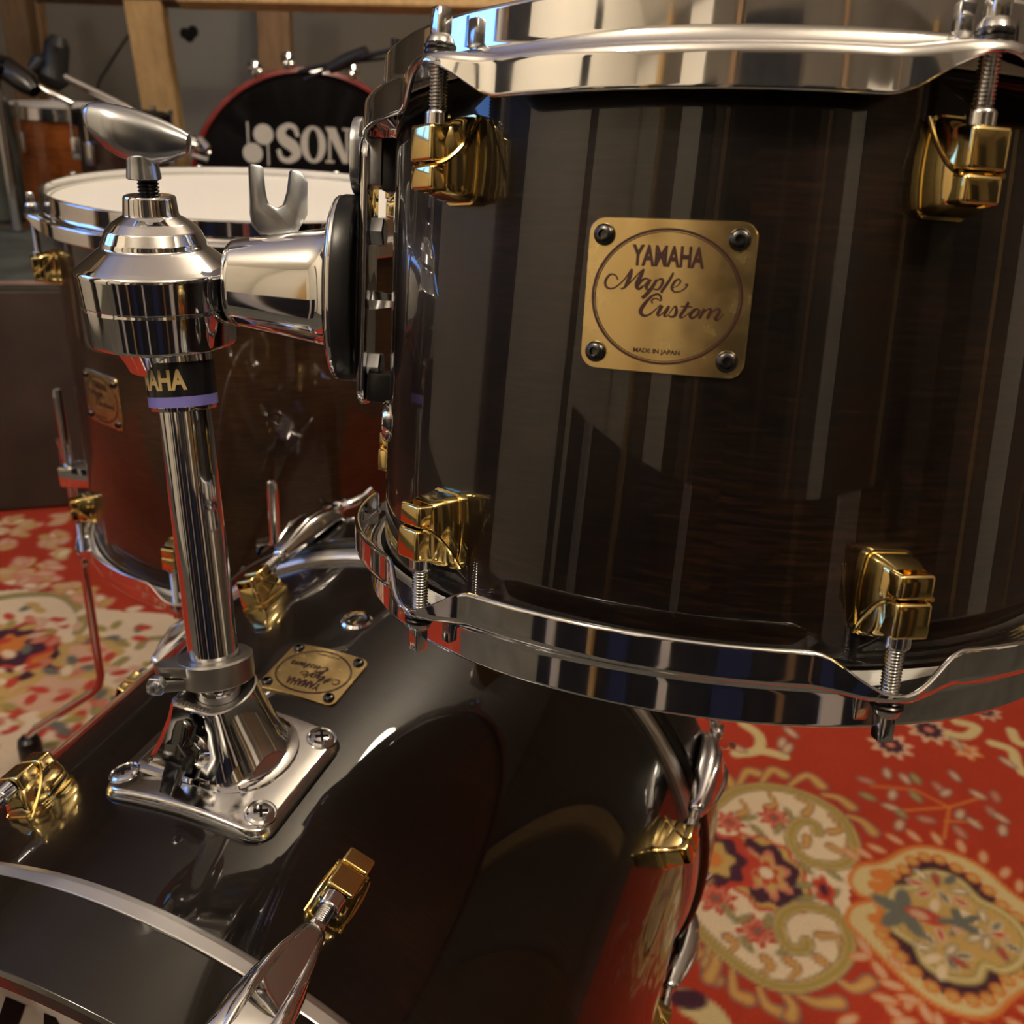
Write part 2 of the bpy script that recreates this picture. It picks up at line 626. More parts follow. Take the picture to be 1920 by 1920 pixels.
def lug_mesh(s=1.0):
    """X across, Y out of the shell, Z towards the hoop"""
    b = MB()
    sec = [(-0.0035, 18.6, 29.6, 3.0, 0), (0.0022, 18.6, 29.6, 3.0, 0), (0.0030, 18.2, 29.2, 2.8, 0), (0.0031, 16.8, 27.8, 2.4, 0),
           (0.006, 16.6, 27.2, 2.4, -0.1), (0.010, 15.4, 25.4, 2.2, -0.4), (0.0135, 13.8, 22.8, 2.0, -0.7), (0.0150, 12.6, 21.4, 1.8, -0.9)]
    rings = []
    for y, w, h, r, dz in sec:
        rings.append([(x * 1e-3 * s * (1.06 - 0.17 * (2 * z / h) ** 2), y * s, (z + dz) * 1e-3 * s) for x, z in bow(rrect(w, h, r, 5))])
    b.loft(rings)

    def block(zc, hz, hx, y0, y1, tap, pocket=0):
        bm = bmesh.new()
        bmesh.ops.create_cube(bm, size=1.0)
        for v in bm.verts:
            out = v.co.y > 0
            k = tap if out else 1.0
            v.co = Vector((v.co.x * hx * k, y1 if out else y0, zc + v.co.z * hz * k))
        bmesh.ops.bevel(bm, geom=bm.edges[:], offset=0.0013, segments=3, profile=0.55, affect='EDGES')
        if pocket:
            f = max((f for f in bm.faces if f.normal.z * pocket > 0.8), key=lambda f: f.calc_area())
            bmesh.ops.inset_region(bm, faces=[f], thickness=0.0016)
            bmesh.ops.translate(bm, vec=(0, 0, -pocket * 0.006), verts=f.verts)
        bmesh.ops.scale(bm, vec=(s, s, s), verts=bm.verts)
        b.addbm(bm)
    block(0.00375, 0.0130, 0.0136, 0.008, 0.0206, 0.90)
    block(-0.0071, 0.0090, 0.0136, 0.006, 0.0200, 0.90, -1)
    for sx in (-1, 1):
        pts = []
        for k in range(9):
            t = k / 8
            pts.append((sx * (0.0066 + 0.0018 * t) * s, (0.0185 - 0.0165 * t ** 1.25) * s, (-0.0030 + 0.0165 * t ** 2.0) * s))
        b.tube(pts, 0.00085 * s, 8)
    return b


def rod_mesh(z_lug, z_plate, z_head, rr=0.0030):
    """axis Z, positions measured along it; threaded, with a square key head"""
    b = MB()
    b.lathe([(0.0043, z_lug - 0.004), (0.0043, z_lug + 0.0012), (0.0040, z_lug + 0.0018), (0.0032, z_lug + 0.0020)], 24)
    prof = []
    z = z_lug + 0.001
    while z < z_plate + 0.002:
        prof += [(rr * 0.82, z), (rr * 1.05, z + 0.00055), (rr * 0.82, z + 0.0011)]
        z += 0.0011
    b.lathe(prof, 20)
    zt = z_plate + 0.0040
    b.lathe([(0.0048, zt - 0.002), (0.0050, zt), (0.0044, zt + 0.0018), (0.0034, zt + 0.0030)], 24)
    q = [[(x, y, z) for x, y in rrect(w, w, w * 0.16, 3)] for z, w in ((zt + 0.001, 0.0048), (zt + 0.004, 0.0056), (zt + 0.0105, 0.0056), (zt + 0.0112, 0.0050))]
    b.loft(q)
    return b


def washer_mesh(z_plate):
    b = MB()
    for z in (0.0, 0.0018):
        b.lathe([(0.0035, z_plate + z), (0.0050, z_plate + z), (0.0054, z_plate + z + 0.0005), (0.0054, z_plate + z + 0.0012), (0.0049, z_plate + z + 0.00185), (0.0035, z_plate + z + 0.0018)], 28)
    return b


def dens8(P):
    out = []
    for i, p in enumerate(P):
        q = P[(i + 1) % len(P)]
        out.append(p)
        if i in (3, 6, 10, 14, 16):
            for t in (0.08, 0.92):
                out.append((p[0] + (q[0] - p[0]) * t, p[1] + (q[1] - p[1]) * t))
    return out


def hoop_mesh(Rs, ze, sgn, angs, earw=9.5, n=540):
    """flanged steel hoop, playing edge at z = ze, sgn = +1 opens downwards"""
    d = Rs - 0.1524
    b = MB()
    rings = []
    for j in range(n):
        a = 2 * PI * j / n
        ad = math.degrees(a)
        e = 0.0
        for la in angs:
            x = (ad - la + 180) % 360 - 180
            if abs(x) < earw:
                e = max(e, (0.5 + 0.5 * math.cos(PI * x / earw)) ** 0.9)
        ro = 0.1662 + 0.0068 * e
        zs = -0.0300 + 0.0118 * e
        zp = -0.0165 + 0.0020 * e
        P = [(0.1546, -0.0004), (0.1552, 0.0), (0.1574, 0.0), (0.1581, -0.0006), (0.1582, -0.0120), (0.1588, -0.0150 + 0.0014 * e),
             (0.1602, zp + 0.0003), (ro - 0.0028, zp - 0.0001), (ro - 0.0010, zp - 0.0006), (ro - 0.0001, zp - 0.0019), (ro, zp - 0.0036),
             (ro + 0.0002, zs + 0.0006), (ro - 0.0004, zs), (ro - 0.0014, zs), (ro - 0.0020, zs + 0.0006), (ro - 0.0022, zp - 0.0034),
             (ro - 0.0034, zp - 0.0022), (0.1590, zp - 0.0022), (0.1568, zp - 0.0010), (0.1560, -0.0130), (0.1556, -0.0080)]
        P = dens8(P)
        rings.append([((r + d) * math.sin(a), -(r + d) * math.cos(a), ze + sgn * z) for r, z in P])
    b.loft(rings, closed=True)
    return b


def z_ring(b, prof, n=160, M=None):
    prof = dens(prof, True)
    b.loft([[(r * math.cos(2 * PI * j / n), r * math.sin(2 * PI * j / n), z) for j in range(n)] for r, z in prof], M, closed=True)


def lug_matrix(a, R, z, sgn):
    a = R_(a)
    Y = Vector((math.sin(a), -math.cos(a), 0))
    Z = Vector((0, 0, sgn))
    X = Y.cross(Z)
    return frame(X, Y, Z, Y * R + Vector((0, 0, z)))


def make_drum(parent, Rs, zc, half, angs, shellmat, lug_off, rod_r, lugz_half, vis_lugs=None):
    """a rack or floor tom about local Z; half = distance from middle to playing edge"""
    sh = half - 0.0104
    b = MB()
    prof = [(Rs, -sh), (Rs, sh), (Rs - 0.0022, sh + 0.003), (Rs - 0.0062, sh), (Rs - 0.0062, -sh), (Rs - 0.0022, -sh - 0.003)]
    z_ring(b, [(r, z + zc) for r, z in prof], 256)
    shell = b.build('shell', shellmat, parent, ang=40)
    parts = {'shell': shell}
    for sg, nm in ((1, 'batter'), (-1, 'resonant')):
        o = hoop_mesh(Rs, zc + sg * half, sg, angs).build('top_hoop' if sg > 0 else 'bottom_hoop', CHROME, parent, ang=50)
        parts[nm + '_hoop'] = o
        h = MB()
        z0 = zc + sg * (half - 0.0085)
        n = 160
        rg = [[(r * math.cos(2 * PI * j / n), r * math.sin(2 * PI * j / n), z0 + sg * dz) for j in range(n)] for r, dz in
              ((Rs + 0.0018, -0.0105), (Rs + 0.0034, -0.0105), (Rs + 0.0034, -0.006), (Rs + 0.0022, -0.001), (Rs + 0.0006, 0.0014), (Rs - 0.002, 0.0008), (Rs - 0.008, 0.0), (Rs * 0.6, 0.0), (0.0005, 0.0))]
        h.loft(rg, cap0=False)
        h.build('drum_head', HEADWHITE, parent, ang=60)
    lz = lugz_half
    for a in angs:
        for sg in (1, -1):
            first = parts.get('lug')
            if first is None:
                lo = lug_mesh().build('lug', GOLD, parent, ang=40)
                parts['lug'] = lo
                parts['rod'] = rod_mesh(lug_off[0], lug_off[1], 0).build('tension_rod', CHROME_WORN, parent, ang=30)
                parts['washer'] = washer_mesh(lug_off[1] + 0.0006).build('washer', DARKSTEEL, parts['rod'])
                rod, wa = parts['rod'], parts['washer']
            else:
                lo = parts['lug'].copy()
                COL.objects.link(lo)
                lo.parent = parent
                rod = parts['rod'].copy()
                COL.objects.link(rod)
                rod.parent = parent
                wa = parts['washer'].copy()
                COL.objects.link(wa)
                wa.parent = rod
            lo.matrix_local = lug_matrix(a, Rs, zc + sg * lz, sg)
            rm = lug_matrix(a, rod_r, zc, sg)
            rod.matrix_local = rm
    return parts


# ------------------------------------------------------------------ setting: room
XL, XR, YB, YF, ZC = -2.35, 2.7, -2.3, 3.75, 2.35


def slab(name, c, s, mat):
    b = MB()
    b.box(c, s)
    return struct(b.build(name, mat, smooth=False))


slab('floor', ((XL + XR) / 2, (YB + YF) / 2, -0.05), (XR - XL + 0.4, YF - YB + 0.4, 0.1), FLOORM)
slab('ceiling', ((XL + XR) / 2, (YB + YF) / 2, ZC + 0.05), (XR - XL + 0.4, YF - YB + 0.4, 0.1), CEILM)
slab('wall_back', ((XL + XR) / 2, YF + 0.05, ZC / 2), (XR - XL + 0.2, 0.1, ZC), WALLM)
slab('wall_front', ((XL + XR) / 2, YB - 0.05, ZC / 2), (XR - XL + 0.2, 0.1, ZC), WALLDK)
slab('wall_right', (XR + 0.05, (YB + YF) / 2, ZC / 2), (0.1, YF - YB + 0.2, ZC), WALLDK)
# left wall is built round the window opening
WY0, WY1, WZ0, WZ1 = 0.34, 1.35, 1.05, 1.95
b = MB()
b.box((XL - 0.05, (YB + WY0) / 2, ZC / 2), (0.1, WY0 - YB, ZC))
b.box((XL - 0.05, (YF + WY1) / 2, ZC / 2), (0.1, YF - WY1, ZC))
b.box((XL - 0.05, (WY0 + WY1) / 2, WZ0 / 2), (0.1, WY1 - WY0, WZ0))
b.box((XL - 0.05, (WY0 + WY1) / 2, (WZ1 + ZC) / 2), (0.1, WY1 - WY0, ZC - WZ1))
struct(b.build('wall_left', WALLCR, smooth=False))
b = MB()
b.box((XL - 0.06, (WY0 + WY1) / 2, (WZ0 + WZ1) / 2), (0.01, WY1 - WY0, WZ1 - WZ0))
win = struct(b.build('unseen_window_1', WINDOWM, smooth=False))  # unseen window, added for the blue reflections on left-facing metal
b = MB()
for y in (WY0 + 0.02, (WY0 + WY1) / 2, WY1 - 0.02):
    b.box((XL - 0.03, y, (WZ0 + WZ1) / 2), (0.05, 0.045, WZ1 - WZ0))
for z in (WZ0 + 0.02, WZ1 - 0.02):
    b.box((XL - 0.03, (WY0 + WY1) / 2, z), (0.055, WY1 - WY0, 0.045))
b.build('unseen_window_frame', WALLDK, win, smooth=False)
# unseen wall panels, added to give chrome and lacquer light and dark reflections
k = 1
for x, w, mat, z1 in ((-2.10, 0.40, WALLCR, 2.3), (-1.86, 0.08, PINE, 2.35), (-1.30, 0.34, WALLCR, 2.3), (-1.02, 0.16, REFL_DARK, 2.1), (-0.74, 0.06, PINEDK, 2.35), (-0.28, 0.72, REFL_DARK, 2.2), (0.32, 0.34, REFL_DARK, 1.9),
                      (0.62, 0.05, PINEDK, 2.35), (1.02, 0.20, WALLCR, 2.1), (1.62, 0.62, OLDWOOD, 2.1), (2.02, 0.07, PINE, 2.35), (2.4, 0.4, REFL_DARK, 2.0)):
    slab('reflection_panel_%d' % k, (x, YB + 0.03, z1 / 2), (w, 0.06, z1), mat)
    k += 1
for y, w, mat, z1 in ((-1.4, 0.5, REFL_DARK, 2.0), (-0.7, 0.08, PINE, 2.35), (-0.2, 0.35, WALLCR, 2.1), (0.35, 0.08, PINEDK, 2.35), (0.9, 0.6, OLDWOOD, 1.9), (1.7, 0.08, PINE, 2.35)):
    slab('reflection_panel_%d' % k, (XR - 0.03, y, z1 / 2), (0.06, w, z1), mat)
    k += 1
for y, w, mat, z1 in ((-1.20, 0.10, REFL_DARK, 2.0), (0.02, 0.30, REFL_DARK, 2.2), (0.22, 0.06, OLDWOOD, 2.35), (1.52, 0.22, REFL_DARK, 2.3), (1.75, 0.09, PINE, 2.35), (2.75, 1.8, WALLDK, 2.3)):
    slab('reflection_panel_%d' % k, (XL + 0.03, y, z1 / 2), (0.06, w, z1), mat)
    k += 1

# unseen low partition and strips, added for dark, streaked reflections in the chrome
for x, w, mat in ((-0.1, 2.3, REFL_DARK), (-0.98, 0.07, WALLCR), (-0.62, 0.03, PINE), (-0.44, 0.10, REFL_NAVY), (-0.20, 0.035, WALLCR), (0.10, 0.14, REFL_NAVY), (0.34, 0.03, PINEDK), (0.62, 0.13, WALLCR), (0.90, 0.05, OLDWOOD)):
    slab('reflection_panel_%d' % k, (x, -0.62 if mat is REFL_DARK else -0.59, 0.36), (w, 0.03, 0.72), mat)
    k += 1

# lamps: opal globes on short stems under the ceiling
for i, (x, y, r, lab) in enumerate(((0.75, -0.55, 0.13, 'white opal globe lamp under the ceiling behind and right of the kit'),
                                    (-1.15, -0.65, 0.13, 'white opal globe lamp under the ceiling near the cream wall'),
                                    (0.35, 1.55, 0.10, 'white opal globe lamp under the ceiling beyond the kit'))):
    t = root('ceiling_lamp', Matrix.Translation((x, y, ZC)), lab, 'lamp')
    b = MB()
    b.lathe([(0.001, -0.40 + 0)] + [(r * math.sin(PI * q / 16), -0.40 + r - r * math.cos(PI * q / 16)) for q in range(1, 16)] + [(0.02, -0.40 + 2 * r)], 32)
    b.build('lamp_globe', LAMPM, t)
    b = MB()
    b.lathe([(0.05, 0), (0.05, -0.02), (0.012, -0.03), (0.012, -0.40 + 2 * r + 0.01), (0.035, -0.40 + 2 * r - 0.003)], 20)
    b.build('lamp_stem', NICKEL, t)

# ------------------------------------------------------------------ RACK TOM
tom = root('rack_tom', TM, 'glossy black-brown maple rack tom with gold lugs and chrome hoops, hanging over the bass drum', 'drum')
TA = [-38.9 + 60 * k for k in range(6)]
P = make_drum(tom, 0.1524, 0.0, 0.112, TA, LAC_T, (0.078, 0.0965), 0.1662, 0.0655)
make_badge(tom, cylmap_z(-8.66, 0.1524, 0.0239))
# air vent grommet
b = MB()
vm = cylmap_z(-70.5, 0.1524, -0.0374)
c, c2 = Vector(vm(0, 0, -0.001)), Vector(vm(0, 0, 0.01))
b.lathe([(0.0048, 0), (0.0095, 0.0), (0.0095, 0.0022), (0.0080, 0.0036), (0.0058, 0.0036), (0.0048, 0.0022)], 32, frame_z(c, c2 - c), closed=True)
b.build('vent_grommet', CHROME, tom)

# side mount on the tom: steel bar, rubber backed oval plate and clamp receiver
MA = -84.0
ma = R_(MA)
RN = Vector((math.sin(ma), -math.cos(ma), 0))
TN = Vector((math.cos(ma), math.sin(ma), 0))
MZ = 0.0185


def mount(r, t=0.0, z=0.0):
    return RN * r + TN * t + Vector((0, 0, z))


MF = frame(TN, Vector((0, 0, 1)), -TN.cross(Vector((0, 0, 1))) * -1, (0, 0, 0))
# frame with X tangential, Y up, Z outward
MF = frame(TN, (0, 0, 1), TN.cross(Vector((0, 0, 1))), (0, 0, 0))
if (MF.to_3x3() @ Vector((0, 0, 1))).dot(RN) < 0:
    MF = frame(-TN, (0, 0, 1), RN, (0, 0, 0))


def mz(r, y=0.0, x=0.0):
    return MF @ Matrix.Translation((x, y, r))


b = MB()
b.prism(rrect(0.024, 0.122, 0.0105, 6), 0.1655, 0.1688, mz(0, 0.0262), 0.0006)
bar = b.build('mount_bar', CHROME, tom)
b = MB()
b.prism(rrect(0.030, 0.034, 0.012, 6), 0.1692, 0.1735, mz(0, 0.078), 0.0008)
b.box((0, 0.0755, 0.164), (0.020, 0.021, 0.0085), MF, 0.0012)
b.build('clamp_block', NICKEL, bar)
b = MB()
b.box((0, 0.0745, 0.1560), (0.018, 0.023, 0.008), MF, 0.0015)
b.build('rubber_block', RUBBER, bar)
b = MB()
b.box((0, -0.026, 0.1585), (0.016, 0.014, 0.013), MF, 0.0015)
b.build('rubber_block', RUBBER, bar)
for yy in (0.0455, -0.0165):
    b = MB()
    b.loft([[(0.0070 * k * math.cos(PI / 3 * j), 0.0070 * k * math.sin(PI / 3 * j), z) for j in range(6)] for z, k in ((0.1592, 0.85), (0.1598, 1), (0.1652, 1), (0.1656, 0.9))], mz(0, yy))
    b.build('hex_nut', NICKEL, bar, smooth=False)
oval = []
for j in range(56):
    a = 2 * PI * j / 56
    oval.append((0.0255 * math.copysign(abs(math.cos(a)) ** 0.85, math.cos(a)), 0.0430 * math.copysign(abs(math.sin(a)) ** 0.85, math.sin(a))))
b = MB()
b.loft([[(x * k, y * k, z) for x, y in oval] for z, k in ((0.1690, 0.94), (0.1700, 0.99), (0.1715, 1.0), (0.1775, 1.0), (0.1790, 0.985))], mz(0, MZ))
b.build('rubber_pad', RUBBER, tom, ang=50)
b = MB()
b.loft([[(x * k, y * k, z) for x, y in oval] for z, k in ((0.1789, 0.985), (0.1800, 0.99), (0.1812, 0.97), (0.1828, 0.90), (0.1834, 0.80), (0.1836, 0.5))], mz(0, MZ))
rec = b.build('mount_plate', CHROME, tom, ang=50)
b = MB()
rg = []
for z, w, h in ((0.1825, 0.0500, 0.0590), (0.1855, 0.0475, 0.0560), (0.1900, 0.0465, 0.0535), (0.2280, 0.0385, 0.0410), (0.2305, 0.0375, 0.0400), (0.2318, 0.0350, 0.0375)):
    pts = []
    for j in range(64):
        a = 2 * PI * j / 64
        ex = 0.80
        pts.append((w / 2 * math.copysign(abs(math.cos(a)) ** ex, math.cos(a)), h / 2 * math.copysign(abs(math.sin(a)) ** ex, math.sin(a)), z))
    rg.append(pts)
b.loft(rg, mz(0, MZ))
b.build('receiver', CHROME, rec, ang=40)
# U shaped wing bolt on the receiver
U = [(-0.0125, 0.0350), (-0.0065, 0.0345), (-0.0052, 0.0240), (-0.0040, 0.0185), (0.0, 0.0165), (0.0035, 0.0185), (0.0052, 0.0250), (0.0062, 0.0345), (0.0105, 0.0340), (0.0140, 0.0300), (0.0142, 0.0150), (0.0095, 0.0060), (0.0060, 0.0040), (-0.0070, 0.0040), (-0.0105, 0.0080), (-0.0118, 0.0140)]
b = MB()
ub = mount(0.2125, -0.002, MZ + 0.0185)
uf = TM.to_3x3().inverted() @ Vector((0.92, 0.38, 0.04))
uz = (Vector((0.02, 0, 1))).normalized()
uy = uz.cross(uf.normalized()).normalized()
ux = uy.cross(uz)
UF = frame(ux, uz, ux.cross(uz), ub)
b.prism(U, -0.0042, 0.0042, UF, 0.0011)
b.build('wing_bolt', NICKEL, rec, ang=45)
b = MB()
b.tube([ub - Vector((0, 0, 0.004)), ub + Vector((0, 0, 0.006))], 0.0032, 14)
b.box(mount(0.2125, 0, MZ + 0.0190), (0.014, 0.024, 0.004), None, 0.001)
b.build('bolt_stem', STEEL, rec)
# rod end showing between plate and shell
b = MB()
b.tube([mount(0.1700, 0, MZ - 0.004), mount(0.1640, 0, MZ - 0.004), mount(0.1530, 0, MZ - 0.004)], [0.0052, 0.0050, 0.0030], 6)
b.build('rod_end', CHROME, bar, smooth=False)
b = MB()
b.prism(rrect(0.006, 0.028, 0.0028, 5), 0.1520, 0.1545, mz(0, MZ - 0.006, -0.004))
b.build('protector_pad', simple('amber_pad', (0.22, 0.10, 0.03), 0.4), bar)

# ------------------------------------------------------------------ BASS DRUM
bass = root('bass_drum', BM, 'black lacquered bass drum lying in front with gold lugs, carrying the chrome pole', 'drum')
RB, DB = 0.2286, 0.3103
b = MB()
n = 256
b.loft([[(r * math.sin(2 * PI * j / n), y, r * math.cos(2 * PI * j / n)) for j in range(n)] for r, y in
        ((RB, 0.0), (RB, DB), (RB - 0.008, DB), (RB - 0.008, 0.0))], closed=True)
b.build('shell', LAC_B, bass, ang=40)


def y_ring(b, prof, n=200):
    prof = dens(prof, True)
    b.loft([[(r * math.sin(2 * PI * j / n), y, r * math.cos(2 * PI * j / n)) for j in range(n)] for r, y in prof], closed=True)


for yy, s in ((0.0, -1), (DB, 1)):
    b = MB()
    y_ring(b, [(RB - 0.003, yy - s * 0.001), (RB + 0.0030, yy - s * 0.001), (RB + 0.0052, yy + s * 0.0008), (RB + 0.0062, yy + s * 0.0035), (RB + 0.0062, yy + s * 0.0090), (RB + 0.005, yy + s * 0.0115), (RB + 0.002, yy + s * 0.012), (RB - 0.003, yy + s * 0.0115)])
    b.build('head_collar', ALU, bass, ang=50)
    b = MB()
    y_ring(b, [(RB + 0.0010, yy + s * 0.0124), (RB + 0.0112, yy + s * 0.0124), (RB + 0.0128, yy + s * 0.014), (RB + 0.0128, yy + s * 0.0535), (RB + 0.0115, yy + s * 0.0552), (RB + 0.004, yy + s * 0.0552), (RB + 0.0028, yy + s * 0.0540)])
    b.build('wooden_hoop', HOOPLAC, bass, ang=50)
    b = MB()
    rr = [(RB + 0.001, 0.0105), (RB - 0.004, 0.0125), (RB * 0.6, 0.0125), (0.001, 0.0125)]
    b.loft([[(r * math.sin(2 * PI * j / 128), yy + s * d, r * math.cos(2 * PI * j / 128)) for j in range(128)] for r, d in rr], cap0=False)
    hd = b.build('drum_head', HEADLOGO if s < 0 else HEADWHITE, bass)
    if s < 0:
        b = MB()
        vs, fs = text_mesh('YAMAHA', 0.255, 0.078, 0.035)
        b.add([(x + 0.018, -0.0130, z + 0.098) for x, z in vs], fs)
        b.build('lettering', BLACK, hd, smooth=False)


def bass_mat(a, R, y, s):
    a = R_(a)
    Yo = Vector((math.sin(a), 0, math.cos(a)))
    Z = Vector((0, s, 0))
    return frame(Yo.cross(Z), Yo, Z, Yo * R + Vector((0, y, 0)))


def claw_mesh():
    """X across, Y out, Z along the drum towards the hoop; origin on the shell at the lug"""
    b = MB()
    # (z, width, low, high)
    sec = [(0.0300, 8, 14.0, 22.0), (0.0312, 11, 13.0, 23.5), (0.0350, 13, 13.0, 25.0), (0.048, 19, 13.5, 28.0), (0.064, 26, 13.8, 30.5),
           (0.078, 30, 14.0, 30.5), (0.090, 31, 13.9, 28.0), (0.0985, 30, 13.5, 24.0), (0.1035, 28, 9.0, 19.0), (0.106, 26, 6.5, 14.0)]
    rings = []
    for z, w, lo, hi in sec:
        h = hi - lo
        rings.append([(x * 1e-3, (lo + hi) * 0.5e-3 + y * 1e-3, z) for x, y in rrect(w, h, min(w, h) * 0.36, 6)])
    b.loft(rings)
    for sx in (-1, 1):
        b.tube([(sx * 0.004, 0.0230, 0.034), (sx * 0.007, 0.0272, 0.050), (sx * 0.0085, 0.0298, 0.066), (sx * 0.0085, 0.0292, 0.082), (sx * 0.008, 0.0255, 0.094)], [0.001, 0.0022, 0.0028, 0.0026, 0.001], 10)
    b.prism([(x, z) for x, z in rrect(0.026, 0.010, 0.002, 3)], 0, 0.0035, Matrix.Translation((0, 0.0065, 0.1068)) @ Matrix.Rotation(0, 4, 'X'), 0.0006)
    return b


def claw_rod_mesh():
    b = MB()
    M = Matrix.Translation((0, 0.0180, 0))
    b.lathe([(0.0055, 0.012), (0.0055, 0.0185), (0.0050, 0.0192), (0.004, 0.0193)], 20, M)
    prof = []
    z = 0.019
    while z < 0.028:
        prof += [(0.0032, z), (0.0038, z + 0.0005), (0.0032, z + 0.001)]
        z += 0.001
    prof += [(0.0042, z), (0.0042, 0.034), (0.0040, 0.0995), (0.0046, 0.102), (0.0046, 0.116), (0.006, 0.118), (0.006, 0.126), (0.004, 0.128)]
    b.lathe(prof, 20, M)
    pts = [(-0.026, 0.018 + 0.004, 0.136), (-0.018, 0.0185, 0.128), (-0.008, 0.018, 0.1225), (0.0, 0.018, 0.121), (0.008, 0.018, 0.1225), (0.018, 0.0185, 0.128), (0.026, 0.022, 0.136)]
    b.tube(catmull(pts, 5), [0.0030] * 5 + [0.0042] * 21 + [0.0030] * 5, 12)
    return b


claw0 = rod0 = lug0 = None
LS = 1.14
for a in range(-159, 201, 45):
    for yy, s in ((0.0475, -1), (DB - 0.0525, 1)):
        vis = not (s < 0 and a > 100) or True
        if claw0 is None:
            lug0 = lug_mesh(LS).build('lug', GOLD, bass, ang=40)
            claw0 = claw_mesh().build('claw_hook', CHROME, bass, ang=50)
            rod0 = claw_rod_mesh().build('tension_rod', CHROME, bass, ang=40)
            ob = [lug0, claw0, rod0]
        else:
            ob = []
            for o in (lug0, claw0, rod0):
                c = o.copy()
                COL.objects.link(c)
                c.parent = bass
                ob.append(c)
        m = bass_mat(a, RB, yy, s)
        for o in ob:
            o.matrix_local = m
make_badge(bass, cylmap_y(-1.48, RB, 0.177, True))
b = MB()
vm = cylmap_y(-2.1, RB, 0.2361)
c, c2 = Vector(vm(0, 0, -0.001)), Vector(vm(0, 0, 0.01))
b.lathe([(0.0062, 0), (0.0105, 0.0), (0.0105, 0.0018), (0.0090, 0.0032), (0.0068, 0.0032), (0.0062, 0.0022)], 32, frame_z(c, c2 - c), closed=True)
b.build('vent_grommet', CHROME, bass)

# mount base on the bass drum
BX, BY, BZ = -0.0098, 0.0925, 0.2300
b = MB()
n = 9


def plate_z(x):
    return math.sqrt(max(0, (RB + 0.0002) ** 2 - x * x))


out = rrect(0.098, 0.082, 0.011, 7)
res = []
for i in range(len(out)):
    p, q = out[i], out[(i + 1) % len(out)]
    L = math.hypot(q[0] - p[0], q[1] - p[1])
    kk = max(1, int(L / 0.005))
    for j in range(kk):
        res.append((p[0] + (q[0] - p[0]) * j / kk, p[1] + (q[1] - p[1]) * j / kk))
rg = []
for k_, h in ((1.012, 0.0), (1.015, 0.0018), (1.0, 0.0030), (0.985, 0.0050), (0.965, 0.0058), (0.93, 0.0060), (0.8, 0.0060), (0.6, 0.006), (0.3, 0.006), (0.05, 0.006)):
    rg.append([(BX + x * k_, BY + y * k_, plate_z(BX + x * k_) * (0.45 if False else 1) + h) for x, y in res])
b.loft(rg)
base = b.build('mount_base', CHROME_WORN, bass, ang=45)
b = MB()
b.loft([[(BX + x * 1.022, BY + y * 1.022, plate_z(BX + x * 1.022) + h) for x, y in res] for h in (-0.001, 0.0009)])
b.build('gasket', RUBBER, base)
for sx, sy in ((-0.0522, 0.0648), (0.0304, 0.0645), (0.0304, 0.1240), (-0.0522, 0.1240)):
    a = math.asin(sx / RB)
    M = frame_z((sx, sy, plate_z(sx) + 0.0056), (math.sin(a), 0, math.cos(a)))
    b = MB()
    b.lathe([(0.0082, -0.001), (0.0082, 0.0008), (0.0076, 0.0010), (0.0074, 0.0002), (0.0070, 0.0003), (0.0060, 0.0012), (0.0040, 0.0018), (0.0022, 0.0021), (0.0005, 0.0022)], 32, M)
    sc = b.build('screw', CHROME_WORN, base, ang=40)
    b = MB()
    for t in (0.6, 0.6 + PI / 2):
        b.box((0, 0, 0), (0.0072, 0.0014, 0.0010), M @ Matrix.Translation((0, 0, 0.0020)) @ Matrix.Rotation(t, 4, 'Z'))
    b.build('cross_slot', BLACK, sc, smooth=False)


# pedestal: flat front and left faces, rounded right and rear side
def ped_ring(x0, y0, x1, y1, z, n=18):
    """front-left corner (x0,y0), right/rear reach x1,y1"""
    pts = [(x0, y0 + 0.004), (x0 + 0.004, y0)]
    fx = x0 + (x1 - x0) * 0.62
    pts.append((fx, y0))
    for k in range(n + 1):
        a = -PI / 2 + PI * k / n
        cy, ry = (y0 + y1) / 2, (y1 - y0) / 2
        pts.append((fx + (x1 - fx) * (math.cos(a) ** 0.9 if math.cos(a) > 0 else 0), cy + ry * math.sin(a)))
    pts.append((x0 + 0.006, y1))
    pts.append((x0, y1 - 0.006))
    return [(x, y, z) for x, y in pts]


b = MB()
rg = [ped_ring(-0.0470, 0.0655, 0.0270, 0.1290, 0.2325), ped_ring(-0.0465, 0.0660, 0.0262, 0.1285, 0.2348), ped_ring(-0.0440, 0.0690, 0.0215, 0.1265, 0.2352),
      ped_ring(-0.0420, 0.0700, 0.0190, 0.1250, 0.2370), ped_ring(-0.0365, 0.0735, 0.0130, 0.1225, 0.2490), ped_ring(-0.0320, 0.0762, 0.0075, 0.1195, 0.2620),
      ped_ring(-0.0300, 0.0772, 0.0050, 0.1180, 0.2700), ped_ring(-0.0296, 0.0776, 0.0045, 0.1176, 0.2720), ped_ring(-0.0285, 0.0790, 0.0034, 0.1165, 0.2722), ped_ring(-0.0280, 0.0795, 0.0028, 0.1160, 0.2708)]
b.loft(rg)
ped = b.build('pedestal', CHROME, base, ang=38)
b = MB()
b.box((-0.0165, 0.0812, 0.2712), (0.020, 0.0042, 0.0016), None, 0.0004)
for i in range(9):
    b.box((-0.0250 + i * 0.0021, 0.0812, 0.2722), (0.0012, 0.0022, 0.0008))
b.build('raised_mark', STEEL, ped, smooth=False)
